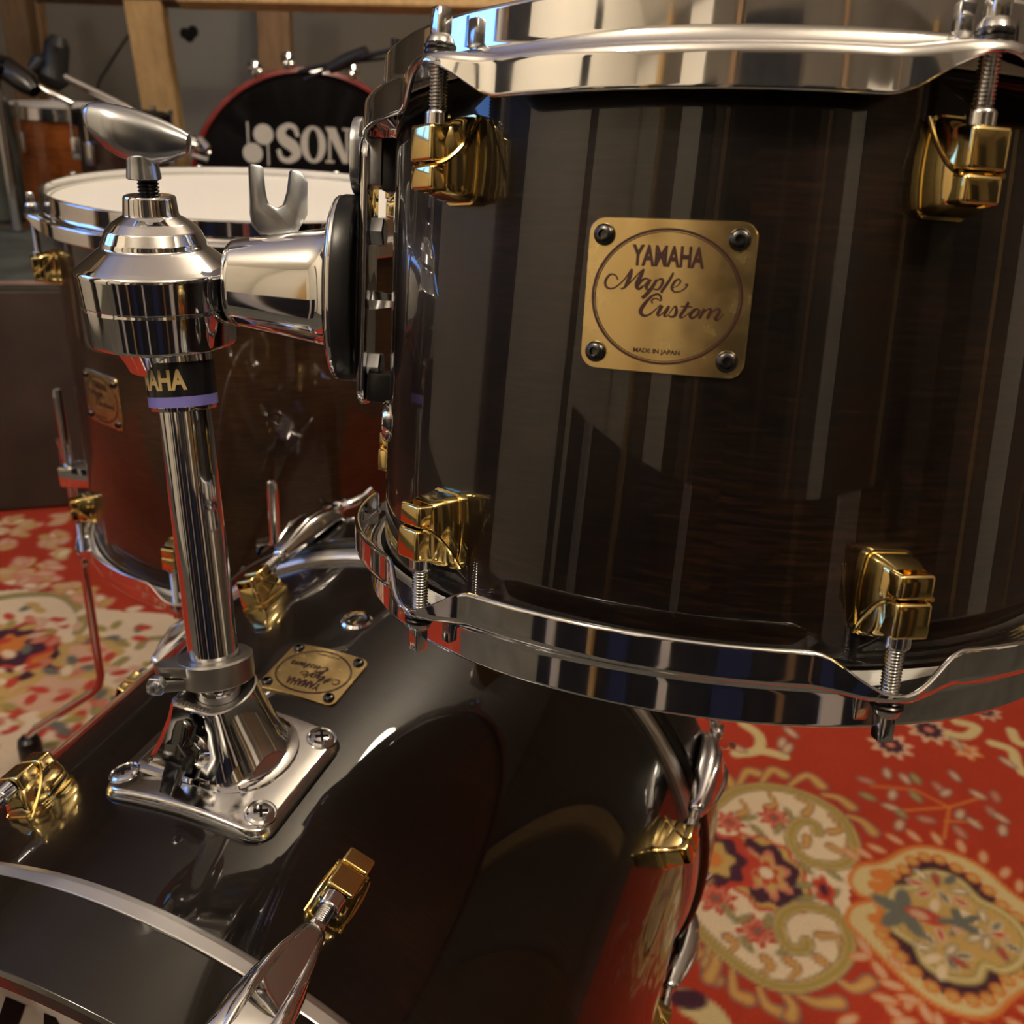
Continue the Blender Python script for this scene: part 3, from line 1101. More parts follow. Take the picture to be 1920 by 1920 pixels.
# boss and T-handle bolt on the front face of the pedestal
b = MB()
fa = Vector((-0.10, -0.93, 0.32)).normalized()
bp = Vector((-0.0150, 0.0760, 0.2500))
b.lathe([(0.0125, -0.006), (0.0120, 0.000), (0.0095, 0.003), (0.0080, 0.0042), (0.006, 0.0044)], 28, frame_z(bp, fa))
b.build('bolt_boss', CHROME, ped, ang=40)
b = MB()
TF = frame_z(bp, fa)
b.loft([[(r * math.cos(PI / 3 * j + .3), r * math.sin(PI / 3 * j + .3), z) for j in range(6)] for z, r in ((0.002, 0.005), (0.003, 0.0078), (0.012, 0.0085), (0.0150, 0.0072), (0.0155, 0.004))], TF)
hx = Vector((0.18, 0.42, 0.88))
hx = (hx - fa * hx.dot(fa)).normalized()
hy = fa.cross(hx)
HF = frame(hx, hy, fa, bp + fa * 0.0105)
b.prism([(-0.004, -0.004), (-0.011, -0.0046), (-0.0280, -0.0036), (-0.0300, -0.001), (-0.0285, 0.0030), (-0.012, 0.0042), (-0.004, 0.0042), (0.004, 0.0046), (0.012, 0.0052), (0.0175, 0.0046), (0.0195, 0.001), (0.0180, -0.0042), (0.011, -0.0052), (0.004, -0.0046)], -0.0032, 0.0036, HF, 0.0010)
b.build('t_handle', simple('black_chrome', (0.10, 0.10, 0.10), 0.12, 1.0), ped, ang=40)

# ------------------------------------------------------------------ TOM HOLDER
P0 = Vector((-0.1426, 0.4001, 0.4818))
P1 = at(338, 700, 0.4665)
AX = (P1 - P0).normalized()
HM = frame_z(P0, AX)
hold = root('tom_holder', HM, 'chrome tom holder pole with bell shaped ball clamp standing in the bass drum mount', 'tom holder')
b = MB()
b.lathe([(0.0110, 0.030), (0.0127, 0.030), (0.0127, 0.236), (0.0110, 0.236)], 48)
b.build('pole', CHROME, hold)
b = MB()
b.lathe([(0.0135, 0.1880), (0.0155, 0.1885), (0.0160, 0.1900), (0.0160, 0.2200), (0.0158, 0.2260), (0.0150, 0.2280), (0.0135, 0.2290)], 48)
slv = b.build('sleeve', CHROME, hold)
b = MB()
z_ring(b, [(0.0159, 0.1955), (0.0163, 0.1955), (0.0163, 0.2118), (0.0159, 0.2118)], 64)
b.build('label_band', LABELBLK, slv)
b = MB()
z_ring(b, [(0.0158, 0.1905), (0.01635, 0.1905), (0.01635, 0.1954), (0.0158, 0.1954)], 64)
b.build('purple_ring', PURPLE, slv)
b = MB()
vs, fs = text_mesh('YAMAHA', 0.0400, 0.0098, 0.035)
tf = cylmap_z(-42, 0.0163, 0.2036)
b.add([tf(x, y, 0.00012) for x, y in vs], fs)
b.build('lettering', GOLDINK, slv, smooth=False)
# memory lock clamp
b = MB()
cz0, cz1 = 0.0465, 0.0600
n = 40
z_ring(b, [(0.0129, cz0), (0.0185, cz0), (0.0195, cz0 + 0.001), (0.0195, cz1 - 0.001), (0.0185, cz1), (0.0140, cz1), (0.0129, cz1 - 0.0015)], 64)
b.prism([(-0.0105, -0.0165), (-0.0265, -0.0195), (-0.0300, -0.0150), (-0.0300, -0.0075), (-0.0265, -0.0035), (-0.0125, 0.0060)], cz0 + 0.0005, cz1 - 0.0068, None, 0.0012)
b.prism([(-0.0080, -0.0175), (-0.0240, -0.0150), (-0.0285, -0.0095), (-0.0265, -0.0035), (-0.0125, 0.0090)], cz1 - 0.0060, cz1 - 0.0002, None, 0.0010)
lock = b.build('memory_lock', STEEL, hold, ang=40)
b = MB()
bd_ = Vector((-0.20, -0.98, 0.0)).normalized()
bf = frame_z((-0.0235, -0.0175, cz0 + 0.0052), bd_)
b.loft([[(r * math.cos(PI / 3 * j), r * math.sin(PI / 3 * j), z) for j in range(6)] for z, r in ((0, 0.0052), (0.0036, 0.0052), (0.0040, 0.0046))], bf)
b.lathe([(0.0030, 0.003), (0.0028, 0.0042), (0.0030, 0.0048), (0.0028, 0.0054), (0.0030, 0.006), (0.0026, 0.0072), (0.001, 0.0076)], 16, bf)
b.build('lock_bolt', NICKEL, lock, ang=30)

# ball clamp housing: profile radius, height; origin at groove level
HC = at(302, 566, 0.4610)
HA = Vector((-0.030, 0.03, 1.0)).normalized()
HB = HM.inverted() @ frame_z(HC, HA)
b = MB()
prof = [(0.0100, -0.0330), (0.0185, -0.0325), (0.0200, -0.0290), (0.0240, -0.0215), (0.0325, -0.0190), (0.0342, -0.0183), (0.0346, -0.0172), (0.0356, -0.0012), (0.0353, -0.0006),
        (0.0353, 0.0002), (0.0360, 0.0008), (0.0369, 0.0140), (0.0370, 0.0152), (0.0364, 0.0165), (0.0345, 0.0182), (0.0262, 0.0248), (0.0247, 0.0258), (0.0243, 0.0264), (0.0238, 0.0285), (0.0215, 0.0335),
        (0.0180, 0.0372), (0.0142, 0.0395), (0.0129, 0.0402), (0.0126, 0.0410), (0.0118, 0.0480), (0.0114, 0.0488), (0.0104, 0.0493), (0.0065, 0.0493), (0.0060, 0.0470), (0.001, 0.0468)]
b.lathe(prof, 96, HB)
hs = b.build('ball_clamp_housing', CHROME, hold, ang=32)
b = MB()
pr = [(0.0047, 0.046)]
z = 0.0470
while z < 0.0565:
    pr += [(0.0040, z), (0.0050, z + 0.0008), (0.0040, z + 0.0016)]
    z += 0.0016
b.lathe(pr, 24, HB)
wing = MB()
b.build('threaded_bolt', DARKSTEEL, hold, ang=30)
# wing nut: hub plus spindle shaped wings
wing.lathe([(0.0070, 0.0560), (0.0078, 0.0565), (0.0076, 0.0580), (0.0070, 0.0625), (0.0068, 0.0660)], 32, HB @ Matrix.Translation((-0.0015, 0, 0)))
WD = Vector((0.975, 0.05, -0.135))
wx = WD.normalized()
wz = (Vector((0.10, 0.0, 1.0)) - wx * Vector((0.10, 0, 1.0)).dot(wx)).normalized()
WF = frame(wx, wz.cross(wx), wz, HC + HA * 0.0725 + Vector((-0.0020, 0, 0.0020)))
WF = HM.inverted() @ WF
rg = []
for x, hz_, hy_, cz in ((-0.0238, 0.0022, 0.0018, 0.0045), (-0.0232, 0.0044, 0.0032, 0.0042), (-0.0205, 0.0070, 0.0048, 0.0032), (-0.0158, 0.0090, 0.0058, 0.0020), (-0.0143, 0.0096, 0.0068, 0.0016), (-0.0080, 0.0110, 0.0078, 0.0004), (0.0, 0.0116, 0.0080, -0.0006),
                        (0.0082, 0.0104, 0.0074, -0.0006), (0.0145, 0.0082, 0.0062, 0.0000), (0.0192, 0.0062, 0.0050, 0.0006), (0.0222, 0.0046, 0.0040, 0.0008), (0.0230, 0.0024, 0.0022, 0.0008)):
    ring = []
    for j in range(28):
        a = 2 * PI * j / 28
        e = 0.72
        ring.append((x, hy_ * math.copysign(abs(math.cos(a)) ** 1.0, math.cos(a)), cz + hz_ * math.copysign(abs(math.sin(a)) ** e, math.sin(a))))
    rg.append(ring)
wing.loft(rg, WF)
wing.build('wing_nut', NICKEL, hold, ang=42)
# hex arm from housing to the receiver
TI = HM.inverted() @ TM
b = MB()
p0 = TI @ mount(0.2600, 0, MZ - 0.001)
p1 = TI @ mount(0.2250, 0, MZ - 0.001)
dz = (p1 - p0)
b.loft([[(0.0054 * math.cos(PI / 3 * j + .5), 0.0054 * math.sin(PI / 3 * j + .5), z) for j in range(6)] for z in (0, dz.length)], frame_z(p0, dz))
b.build('hex_arm', CHROME, hold, smooth=False)

# ------------------------------------------------------------------ FLOOR TOM
ft = root('floor_tom', FM, 'dark brown lacquered floor tom with white coated head and gold lugs behind the tom holder', 'drum')
FA = [-58 + 45 * k for k in range(8)]
RF = 0.1778
PF = make_drum(ft, RF, -0.1778, 0.1778, FA, LAC_F, (0.128, 0.1630), RF + 0.0138, 0.1158)
fb = make_badge(ft, cylmap_z(-36.5, RF, -0.164))
# leg brackets and legs
FMI = FM.inverted()
LZ = -0.302


def leg_set(a, top, bend_out, foot=True):
    ar = R_(a)
    N = Vector((math.sin(ar), -math.cos(ar), 0))
    T = Vector((math.cos(ar), math.sin(ar), 0))
    BFm = frame(T, Vector((0, 0, 1)), N if T.cross(Vector((0, 0, 1))).dot(N) > 0 else N, (0, 0, 0))
    b = MB()
    c = N * (RF + 0.006) + Vector((0, 0, LZ))
    Rm = Matrix(((T.x, N.x, 0, 0), (T.y, N.y, 0, 0), (0, 0, 1, 0), (0, 0, 0, 1)))
    b.box((0, RF + 0.004, LZ), (0.034, 0.012, 0.050), Rm, 0.004)
    b.box((0, RF + 0.024, LZ), (0.026, 0.040, 0.024), Rm, 0.004)
    br = b.build('leg_bracket', CHROME, ft, ang=45)
    b = MB()
    wc = Vector((-0.026, RF + 0.052, LZ + 0.004))
    b.tube([(-0.008, RF + 0.042, LZ), tuple(wc)], 0.0035, 12, Rm)
    b.tube([tuple(wc + Vector((0.000, 0.004, 0.024))), tuple(wc + Vector((-0.003, 0.002, 0.012))), tuple(wc), tuple(wc + Vector((-0.003, 0.002, -0.012))), tuple(wc + Vector((0.0, 0.004, -0.024)))], [0.0035, 0.0052, 0.0056, 0.0052, 0.0035], 12, Rm)
    b.build('wing_screw', NICKEL, br)
    zt = LZ + top
    rl = RF + 0.037
    zf = -0.6925
    pts = [(0, rl, zt), (0, rl, -0.36), (0, rl, -0.562), (0, rl + 0.004, -0.578), (0, rl + 0.014, -0.589), (0, rl + bend_out - 0.010, -0.648), (0, rl + bend_out, -0.660), (0, rl + bend_out + 0.001, -0.672)]
    b = MB()
    b.tube([Rm @ Vector(p) for p in pts], 0.0050, 14)
    b.lathe([(0.0050, zt), (0.0042, zt + 0.008), (0.002, zt + 0.009)], 14, Matrix.Translation(Rm @ Vector((0, rl, 0))))
    lg = b.build('leg', CHROME_WORN, ft)
    b = MB()
    fp = Rm @ Vector((0, rl + bend_out + 0.001, 0))
    b.lathe([(0.0085, -0.660), (0.0125, -0.664), (0.0140, -0.672), (0.0140, -0.690), (0.0125, -0.6945), (0.002, -0.6950)], 24, Matrix.Translation(fp))
    b.build('rubber_foot', RUBBER, lg)


leg_set(-90, 0.086, 0.10)
leg_set(15, 0.090, 0.08)
leg_set(140, 0.080, 0.10)

# ------------------------------------------------------------------ CARPET
class Paint:
    def __init__(self, x0, x1, y0, y1, st):
        self.xs = np.arange(x0, x1, st)
        self.ys = np.arange(y0, y1, st)
        self.X, self.Y = np.meshgrid(self.xs, self.ys)
        self.C = np.zeros(self.X.shape + (3,), np.float32)
        self.st = st

    def box_of(self, pts, pad):
        x = [p[0] for p in pts]
        y = [p[1] for p in pts]
        i0 = max(0, np.searchsorted(self.ys, min(y) - pad))
        i1 = np.searchsorted(self.ys, max(y) + pad)
        j0 = max(0, np.searchsorted(self.xs, min(x) - pad))
        j1 = np.searchsorted(self.xs, max(x) + pad)
        return slice(i0, i1), slice(j0, j1)

    def mix(self, sl, a, col):
        a = np.clip(a, 0, 1)[..., None]
        self.C[sl] = self.C[sl] * (1 - a) + np.array(col, np.float32) * a

    def stroke(self, pts, w, col, taper=False):
        pts = catmull(pts, 5) if len(pts) > 2 else pts
        sl = self.box_of(pts, w + 0.01)
        X, Y = self.X[sl], self.Y[sl]
        if X.size == 0:
            return
        best = np.full(X.shape, 9.0)
        n = len(pts) - 1
        for i in range(n):
            ax, ay = pts[i][:2]
            bx, by = pts[i + 1][:2]
            dx, dy = bx - ax, by - ay
            L = dx * dx + dy * dy + 1e-12
            t = np.clip(((X - ax) * dx + (Y - ay) * dy) / L, 0, 1)
            d = np.hypot(X - ax - t * dx, Y - ay - t * dy)
            ww = w
            if taper:
                ww = w * (0.35 + 0.65 * (i / n))
            best = np.minimum(best, d - ww)
        self.mix(sl, 0.5 - best / self.st, col)

    def ell(self, c, rx, ry, rot, col, petals=0, depth=0.0, ph=0.0):
        r = max(rx, ry) * (1 + depth) + 0.01
        sl = self.box_of([(c[0] - r, c[1] - r), (c[0] + r, c[1] + r)], 0)
        X, Y = self.X[sl] - c[0], self.Y[sl] - c[1]
        if X.size == 0:
            return
        cr, sr = math.cos(rot), math.sin(rot)
        u, v = (X * cr + Y * sr) / rx, (-X * sr + Y * cr) / ry
        k = 1.0
        if petals:
            k = 1 + depth * np.cos(petals * np.arctan2(v, u) + ph)
        d = (np.hypot(u, v) - k) * min(rx, ry)
        self.mix(sl, 0.5 - d / self.st, col)

    def poly(self, pts, col):
        pts = catmull(list(pts) + [pts[0]], 4)
        sl = self.box_of(pts, 0.01)
        X, Y = self.X[sl], self.Y[sl]
        if X.size == 0:
            return
        ins = np.zeros(X.shape, bool)
        n = len(pts)
        for i in range(n):
            x1, y1 = pts[i][:2]
            x2, y2 = pts[(i + 1) % n][:2]
            if y1 == y2:
                continue
            c = ((Y < y1) != (Y < y2)) & (X < (x2 - x1) * (Y - y1) / (y2 - y1) + x1)
            ins ^= c
        self.mix(sl, ins.astype(float), col)


RED = (0.35, 0.038, 0.019)
CREAM = (0.66, 0.52, 0.36)
YEL = (0.47, 0.30, 0.10)
OLIVE = (0.30, 0.235, 0.075)
ORG = (0.52, 0.17, 0.04)
PUR = (0.060, 0.022, 0.036)
PINK = (0.50, 0.17, 0.11)
PALE = (0.55, 0.33, 0.22)
SLATE = (0.13, 0.13, 0.11)
LRED = (0.42, 0.05, 0.03)
BAND = (0.54, 0.42, 0.21)

CX0, CX1, CY0, CY1 = -1.75, 1.35, 0.17, 2.25
pt = Paint(CX0, CX1, CY0, CY1, 0.0036)
pt.C[:] = RED
rnd = random.Random(11)


def F(u, v):
    p = on_floor(u, v, 0.0045)
    return (p.x, p.y)


def q1(x, y):
    return F(x / 3 + 1280, y / 3 + 1340)


def q2(x, y):
    return F(x / 3.84, y / 3.84 + 1100)


def flower(c, r, col=PINK, core=SLATE, edge=LRED, n=8):
    ph = rnd.random() * 6
    pt.ell(c, r, r * 0.95, 0, edge, n, 0.22, ph)
    pt.ell(c, r * 0.74, r * 0.7, 0, col, n, 0.22, ph)
    pt.ell(c, r * 0.42, r * 0.42, 0, edge, n, 0.15, ph)
    pt.ell(c, r * 0.2, r * 0.2, 0, core)


def leaf(c, L, w, rot, col, edge=SLATE):
    pt.ell(c, L, w, rot, edge)
    pt.ell(c, L * 0.78, w * 0.66, rot, col)


def hook(p, q, r, s=1, col=YEL, w=0.0065):
    """comma shaped flame from p via q to r"""
    pt.stroke([p, q, r], w * 1.35 * s, SLATE, True)
    pt.stroke([p, q, r], w * 1.0 * s, ORG, True)
    pt.stroke([p, q, r], w * 0.6 * s, col, True)


# random sprigs over the hidden remainder of the field
for i in range(260):
    c = (rnd.uniform(CX0 + 0.05, CX1 - 0.05), rnd.uniform(CY0 + 0.05, CY1 - 0.05))
    for k in range(rnd.randint(2, 5)):
        a = rnd.uniform(0, 6.28)
        d = rnd.uniform(0.0, 0.035)
        leaf((c[0] + d * math.cos(a), c[1] + d * math.sin(a)), 0.013, 0.0065, a, rnd.choice([PALE, YEL, PINK, OLIVE]))
for i in range(7):
    c = (rnd.uniform(-0.6, 0.1), rnd.uniform(0.3, 2.0))
    pt.ell(c, 0.16, 0.11, rnd.uniform(0, 3), CREAM, 9, 0.08)
    flower(c, 0.05, PINK, PUR)
# clear the parts drawn from sight
pt.poly([q1(-60, -80), q1(600, -80), q1(1300, -80), q1(2100, -80), q1(2150, 600), q1(2150, 1800), q1(1300, 1900), q1(-100, 1900), q1(-150, 900)], RED)
# spray of flowers on the red field
for a, b_ in (((1470, 700), (1500, 520)), ((1500, 520), (1300, 420)), ((1500, 520), (1240, 540)), ((1500, 520), (1700, 460)), ((1480, 600), (1660, 600)), ((1300, 420), (1060, 400))):
    pt.stroke([q1(*a), q1(*b_)], 0.0016, ORG)
for x, y in ((1030, 370), (1150, 330), (1250, 360), (1040, 460), (1180, 450), (1310, 460), (1440, 410), (1530, 345), (1660, 450), (1760, 460), (1220, 550), (1170, 520), (1370, 590), (1560, 560), (1640, 610), (1740, 550), (1790, 580), (1560, 660), (1800, 650), (1220, 620), (1310, 360), (1480, 440)):
    leaf(q1(x, y), 0.0115, 0.0065, rnd.uniform(0, 3), rnd.choice([PALE, PALE, OLIVE, PINK]))
# top motifs
for x, y, r in ((1170, 170, 0.026), (1385, 85, 0.028), (1700, -20, 0.02)):
    c = q1(x, y)
    pt.ell(c, r, r, 0, PALE, 9, 0.22)
    pt.ell(c, r * 0.66, r * 0.66, 0, PUR, 9, 0.12)
    pt.ell(c, r * 0.22, r * 0.22, 0, PINK)
flower(q1(1600, 205), 0.018, PALE, ORG, ORG, 6)
for path in (((340, 50), (430, 120), (420, 200), (300, 220)), ((420, 200), (500, 215), (570, 235)), ((1540, 40), (1650, 70), (1600, 120), (1500, 110)), ((1740, 160), (1850, 200), (1880, 280), (1920, 330)), ((1850, 90), (1880, 150), (1940, 170))):
    pt.stroke([q1(*p) for p in path], 0.0075, BAND)
for x, y in ((560, 160), (610, 100), (590, 190), (310, 190), (1540, 160), (1830, 270)):
    leaf(q1(x, y), 0.014, 0.007, rnd.uniform(0, 3), PALE)
# cream paisley on the left of the visible patch
A_OUT = [(-80, 700), (60, 600), (170, 520), (300, 430), (480, 405), (680, 450), (850, 540), (940, 650), (975, 760), (950, 900), (940, 1050), (945, 1200), (950, 1300), (890, 1420), (700, 1530), (500, 1520), (300, 1400), (110, 1230), (-40, 1050), (-120, 880)]
pt.poly([q1(*p) for p in A_OUT], CREAM)
pt.poly([q1(1000, 900), q1(935, 960), q1(990, 1060)], RED)
for h in (((170, 420), (230, 340), (290, 420)), ((310, 410), (360, 320), (420, 330)), ((440, 390), (500, 310), (570, 340)), ((600, 400), (700, 340), (780, 400)), ((790, 450), (880, 470), (950, 520)), ((930, 570), (1010, 600), (1070, 660)),
          ((150, 1290), (130, 1400), (190, 1490)), ((280, 1430), (290, 1560), (370, 1600)), ((430, 1540), (480, 1640), (600, 1690)), ((640, 1570), (750, 1620), (880, 1620)), ((860, 1480), (960, 1540), (1050, 1500)), ((30, 1200), (20, 1300), (80, 1340)), ((170, 1290), (190, 1380), (150, 1480)), ((560, 1560), (620, 1640), (610, 1700))):
    hook(*[q1(*p) for p in h], s=1.15)
for h in (((470, 420), (520, 500), (480, 520)), ((640, 470), (720, 510), (690, 560)), ((820, 560), (890, 640), (830, 660)), ((930, 700), (920, 780), (830, 740)), ((250, 1350), (300, 1290), (250, 1250)), ((420, 1460), (500, 1420), (460, 1370)), ((600, 1490), (650, 1430), (590, 1380)), ((760, 1480), (830, 1430), (760, 1370)), ((890, 1370), (880, 1260), (770, 1240)), ((620, 720), (690, 740), (700, 690)), ((330, 480), (360, 540), (320, 560))):
    hook(*[q1(*p) for p in h], s=0.8, col=YEL)
c = q1(470, 890)
pt.ell(c, 0.047, 0.062, 0.2, LRED, 11, 0.06)
pt.ell(c, 0.042, 0.056, 0.2, YEL, 11, 0.06)
pt.ell(c, 0.037, 0.050, 0.2, PUR, 8, 0.10)
pt.ell(c, 0.024, 0.034, 0.2, PINK, 7, 0.22)
pt.ell(c, 0.019, 0.026, 0.2, YEL, 7, 0.2)
pt.ell(c, 0.013, 0.017, 0.2, LRED, 6, 0.2)
pt.ell(c, 0.008, 0.009, 0.2, CREAM)
c = q1(175, 810)
pt.ell(c, 0.050, 0.048, 0, LRED, 8, 0.1)
pt.ell(c, 0.036, 0.040, 0, PUR, 8, 0.1)
pt.ell(c, 0.022, 0.026, 0, YEL, 6, 0.15)
pt.ell(c, 0.010, 0.012, 0, ORG)
for x, y, r in ((265, 605, 0.017), (515, 580, 0.018), (185, 1030, 0.021), (420, 1215, 0.020)):
    flower(q1(x, y), r)
for x, y, t in ((370, 580, .3), (600, 560, 1.8), (420, 650, 2.2), (540, 640, 1), (260, 1110, 2.0), (340, 1150, .5), (480, 1160, 1.2), (360, 1290, 2), (690, 860, 2.1), (700, 1030, .2), (850, 900, 2.3), (850, 1010, .8), (850, 1090, 1.8), (690, 960, .2), (580, 1330, .4), (120, 940, 0.3)):
    leaf(q1(x, y), 0.012, 0.0048, t, OLIVE)
pt.ell(q1(795, 985), 0.011, 0.020, 0, LRED, 5, .15)
pt.ell(q1(795, 985), 0.005, 0.009, 0, PUR)
for path in ([(-80, 700), (60, 600), (170, 520), (300, 430), (480, 405), (680, 450), (850, 540), (940, 650), (970, 760), (920, 835), (820, 850), (700, 820), (620, 740), (610, 660), (660, 600), (740, 615), (760, 665)],
             [(-40, 1050), (110, 1230), (300, 1400), (500, 1515), (700, 1525), (880, 1430), (940, 1300), (900, 1170), (800, 1100), (660, 1080), (560, 1130), (545, 1220), (600, 1310), (690, 1320), (700, 1275)]):
    pp = [q1(*p) for p in path]
    pt.stroke(pp, 0.0080, SLATE)
    pt.stroke(pp, 0.0064, YEL)
    pt.stroke(pp, 0.0032, OLIVE)
# big paisley with the pale wavy band
B_OUT = [(1090, 1040), (990, 1010), (940, 930), (990, 850), (1120, 830), (1250, 760), (1380, 745), (1550, 790), (1700, 870), (1850, 1000), (1980, 1090), (2150, 1250), (2180, 1400), (2100, 1500), (1950, 1540), (1850, 1600), (1750, 1690), (1600, 1700), (1400, 1620), (1230, 1480), (1100, 1350), (1000, 1250), (925, 1160), (960, 1075)]
pp = [q1(*p) for p in B_OUT]
pt.poly(pp, BAND)
fr_ = catmull([q1(*p) for p in B_OUT[3:20]], 3)
for i, p in enumerate(fr_):
    if i % 2 == 0:
        j = min(i + 1, len(fr_) - 1)
        a = math.atan2(fr_[j][1] - p[1], fr_[j][0] - p[0]) + PI / 2
        leaf((p[0] + 0.018 * math.cos(a), p[1] + 0.018 * math.sin(a)), 0.011, 0.0055, a + 0.4, PALE, ORG)
pt.stroke(pp + [pp[0]], 0.0028, ORG)
B_IN = [(1130, 900), (1220, 890), (1290, 820), (1400, 800), (1540, 860), (1680, 950), (1800, 1070), (1920, 1170), (2060, 1300), (2080, 1420), (1900, 1450), (1800, 1520), (1720, 1600), (1580, 1600), (1400, 1530), (1260, 1400), (1170, 1290), (1110, 1210), (1180, 1150), (1100, 1040), (1180, 980)]
pp = [q1(*p) for p in B_IN]
pt.poly(pp, PUR)
tt = catmull(pp, 3)
for i, p in enumerate(tt):
    if i % 2 == 0:
        pt.ell(p, 0.0085, 0.0085, 0, ORG)
        pt.ell(p, 0.0045, 0.0045, 0, YEL)
pt.stroke([q1(*p) for p in ((1080, 960), (1150, 960), (1140, 900), (1090, 900))], 0.008, ORG)
pt.stroke([q1(*p) for p in ((1080, 1150), (1140, 1170), (1130, 1120))], 0.008, ORG)
B_Y = [(1160, 1060), (1200, 985), (1310, 970), (1320, 910), (1430, 890), (1560, 940), (1660, 1040), (1760, 1090), (1860, 1160), (1940, 1280), (1900, 1390), (1800, 1440), (1700, 1410), (1650, 1490), (1500, 1480), (1370, 1400), (1310, 1290), (1190, 1200)]
pp = [q1(*p) for p in B_Y]
pt.poly(pp, YEL)
pt.stroke(pp + [pp[0]], 0.0060, OLIVE)
pt.stroke(pp + [pp[0]], 0.0028, BAND)
for x, y in ((1440, 985), (1720, 1235), (1480, 1350)):
    c = q1(x, y)
    for k in range(9):
        a = k * 0.7
        d = rnd.uniform(0.010, 0.028)
        leaf((c[0] + d * math.cos(a), c[1] + d * math.sin(a)), 0.0105, 0.005, a, rnd.choice([LRED, LRED, CREAM, SLATE, CREAM]), rnd.choice([SLATE, CREAM]))
for k in range(5):
    c = q1(1240, 1110)
    a = k * 1.25
    leaf((c[0] + 0.016 * math.cos(a), c[1] + 0.016 * math.sin(a)), 0.020, 0.009, a, SLATE)
pt.ell(q1(1370, 1135), 0.022, 0.010, -0.4, LRED)
pt.ell(q1(1330, 1125), 0.010, 0.006, -0.4, PALE)
pt.ell(q1(1560, 1170), 0.020, 0.014, 0.4, SLATE, 5, 0.4)
pt.ell(q1(1545, 1215), 0.006, 0.006, 0, PALE)
# lower edge sprigs
for path in (((0, 1580), (80, 1610), (180, 1680), (230, 1760)), ((30, 1650), (110, 1700), (160, 1780))):
    pt.stroke([q1(*p) for p in path], 0.009, BAND)
pt.ell(q1(30, 1600), 0.02, 0.012, 0, PUR)
for x, y in ((1140, 1600), (1200, 1680), (1280, 1600), (1370, 1680), (1250, 1730), (930, 1720), (1000, 1360), (1020, 1300), (1110, 1440), (1180, 1520)):
    leaf(q1(x, y), 0.013, 0.006, rnd.uniform(0, 3), PALE, ORG)
# far left part, beyond the bass drum
pt.poly([q2(-300, -700), q2(300, -700), q2(900, -500), q2(1400, -100), q2(1400, 600), q2(300, 1400), q2(-400, 1400), q2(-500, 300)], RED)
pt.poly([q2(-300, 60), q2(150, 20), q2(300, 40), q2(500, 20), q2(620, 80), q2(800, 170), q2(1300, 230), q2(1400, 600), q2(900, 1000), q2(200, 1500), q2(-300, 1500)], CREAM)
for path, w in ((((-100, 100), (150, 60), (420, 60), (560, 150), (600, 260), (560, 330)), .008), (((460, 500), (520, 420), (640, 380), (800, 390), (820, 450)), .007), (((100, 830), (200, 700), (420, 640), (620, 680), (720, 800), (700, 900)), .009), (((1000, 440), (1060, 380), (1200, 370)), .006), (((480, 560), (560, 620), (760, 600), (900, 520)), .007)):
    pp = [q2(*p) for p in path]
    pt.stroke(pp, w, SLATE)
    pt.stroke(pp, w * 0.7, OLIVE)
for x, y, r in ((250, 530, 0.045), (60, 430, 0.05)):
    pt.ell(q2(x, y), r * 1.2, r * 1.3, 0, LRED, 8, .12)
    pt.ell(q2(x, y), r, r * 1.1, 0, PUR, 8, .12)
    pt.ell(q2(x, y), r * .5, r * .6, 0, ORG, 6, .2)
pt.ell(q2(370, 780), 0.075, 0.055, 0.2, YEL, 7, .1)
pt.ell(q2(370, 780), 0.055, 0.040, 0.2, PALE, 7, .15)
pt.ell(q2(640, 480), 0.045, 0.05, 0.2, YEL, 7, .12)
pt.ell(q2(640, 480), 0.03, 0.035, 0.2, PALE, 7, .15)
for i in range(150):
    c = q2(rnd.uniform(-100, 1200), rnd.uniform(120, 1250))
    pt.ell(c, 0.013, 0.0075, rnd.uniform(0, 3), rnd.choice([PALE, PINK, YEL, SLATE, LRED, OLIVE, CREAM]))
for x, y in ((230, -440), (330, -330), (420, -350), (80, -470), (130, -120), (60, -60), (40, -300), (420, -240), (360, -170), (330, -60), (160, -200), (250, -20), (200, -40), (480, 10), (600, 60), (720, 120), (0, -90), (430, -480), (130, -380), (-20, -420)):
    for k in range(4):
        c = q2(x + rnd.uniform(-45, 45), y + rnd.uniform(-35, 35))
        leaf(c, 0.018, 0.011, rnd.uniform(0, 3), rnd.choice([PALE, PALE, YEL, CREAM]), rnd.choice([YEL, PINK]))

ny, nx = pt.X.shape
vs = np.zeros((ny * nx, 3), np.float32)
vs[:, 0] = pt.X.ravel()
vs[:, 1] = pt.Y.ravel()
vs[:, 2] = 0.0045
idx = np.arange(ny * nx).reshape(ny, nx)
quads = np.stack([idx[:-1, :-1], idx[:-1, 1:], idx[1:, 1:], idx[1:, :-1]], -1).reshape(-1, 4)
me = bpy.data.meshes.new('carpet')
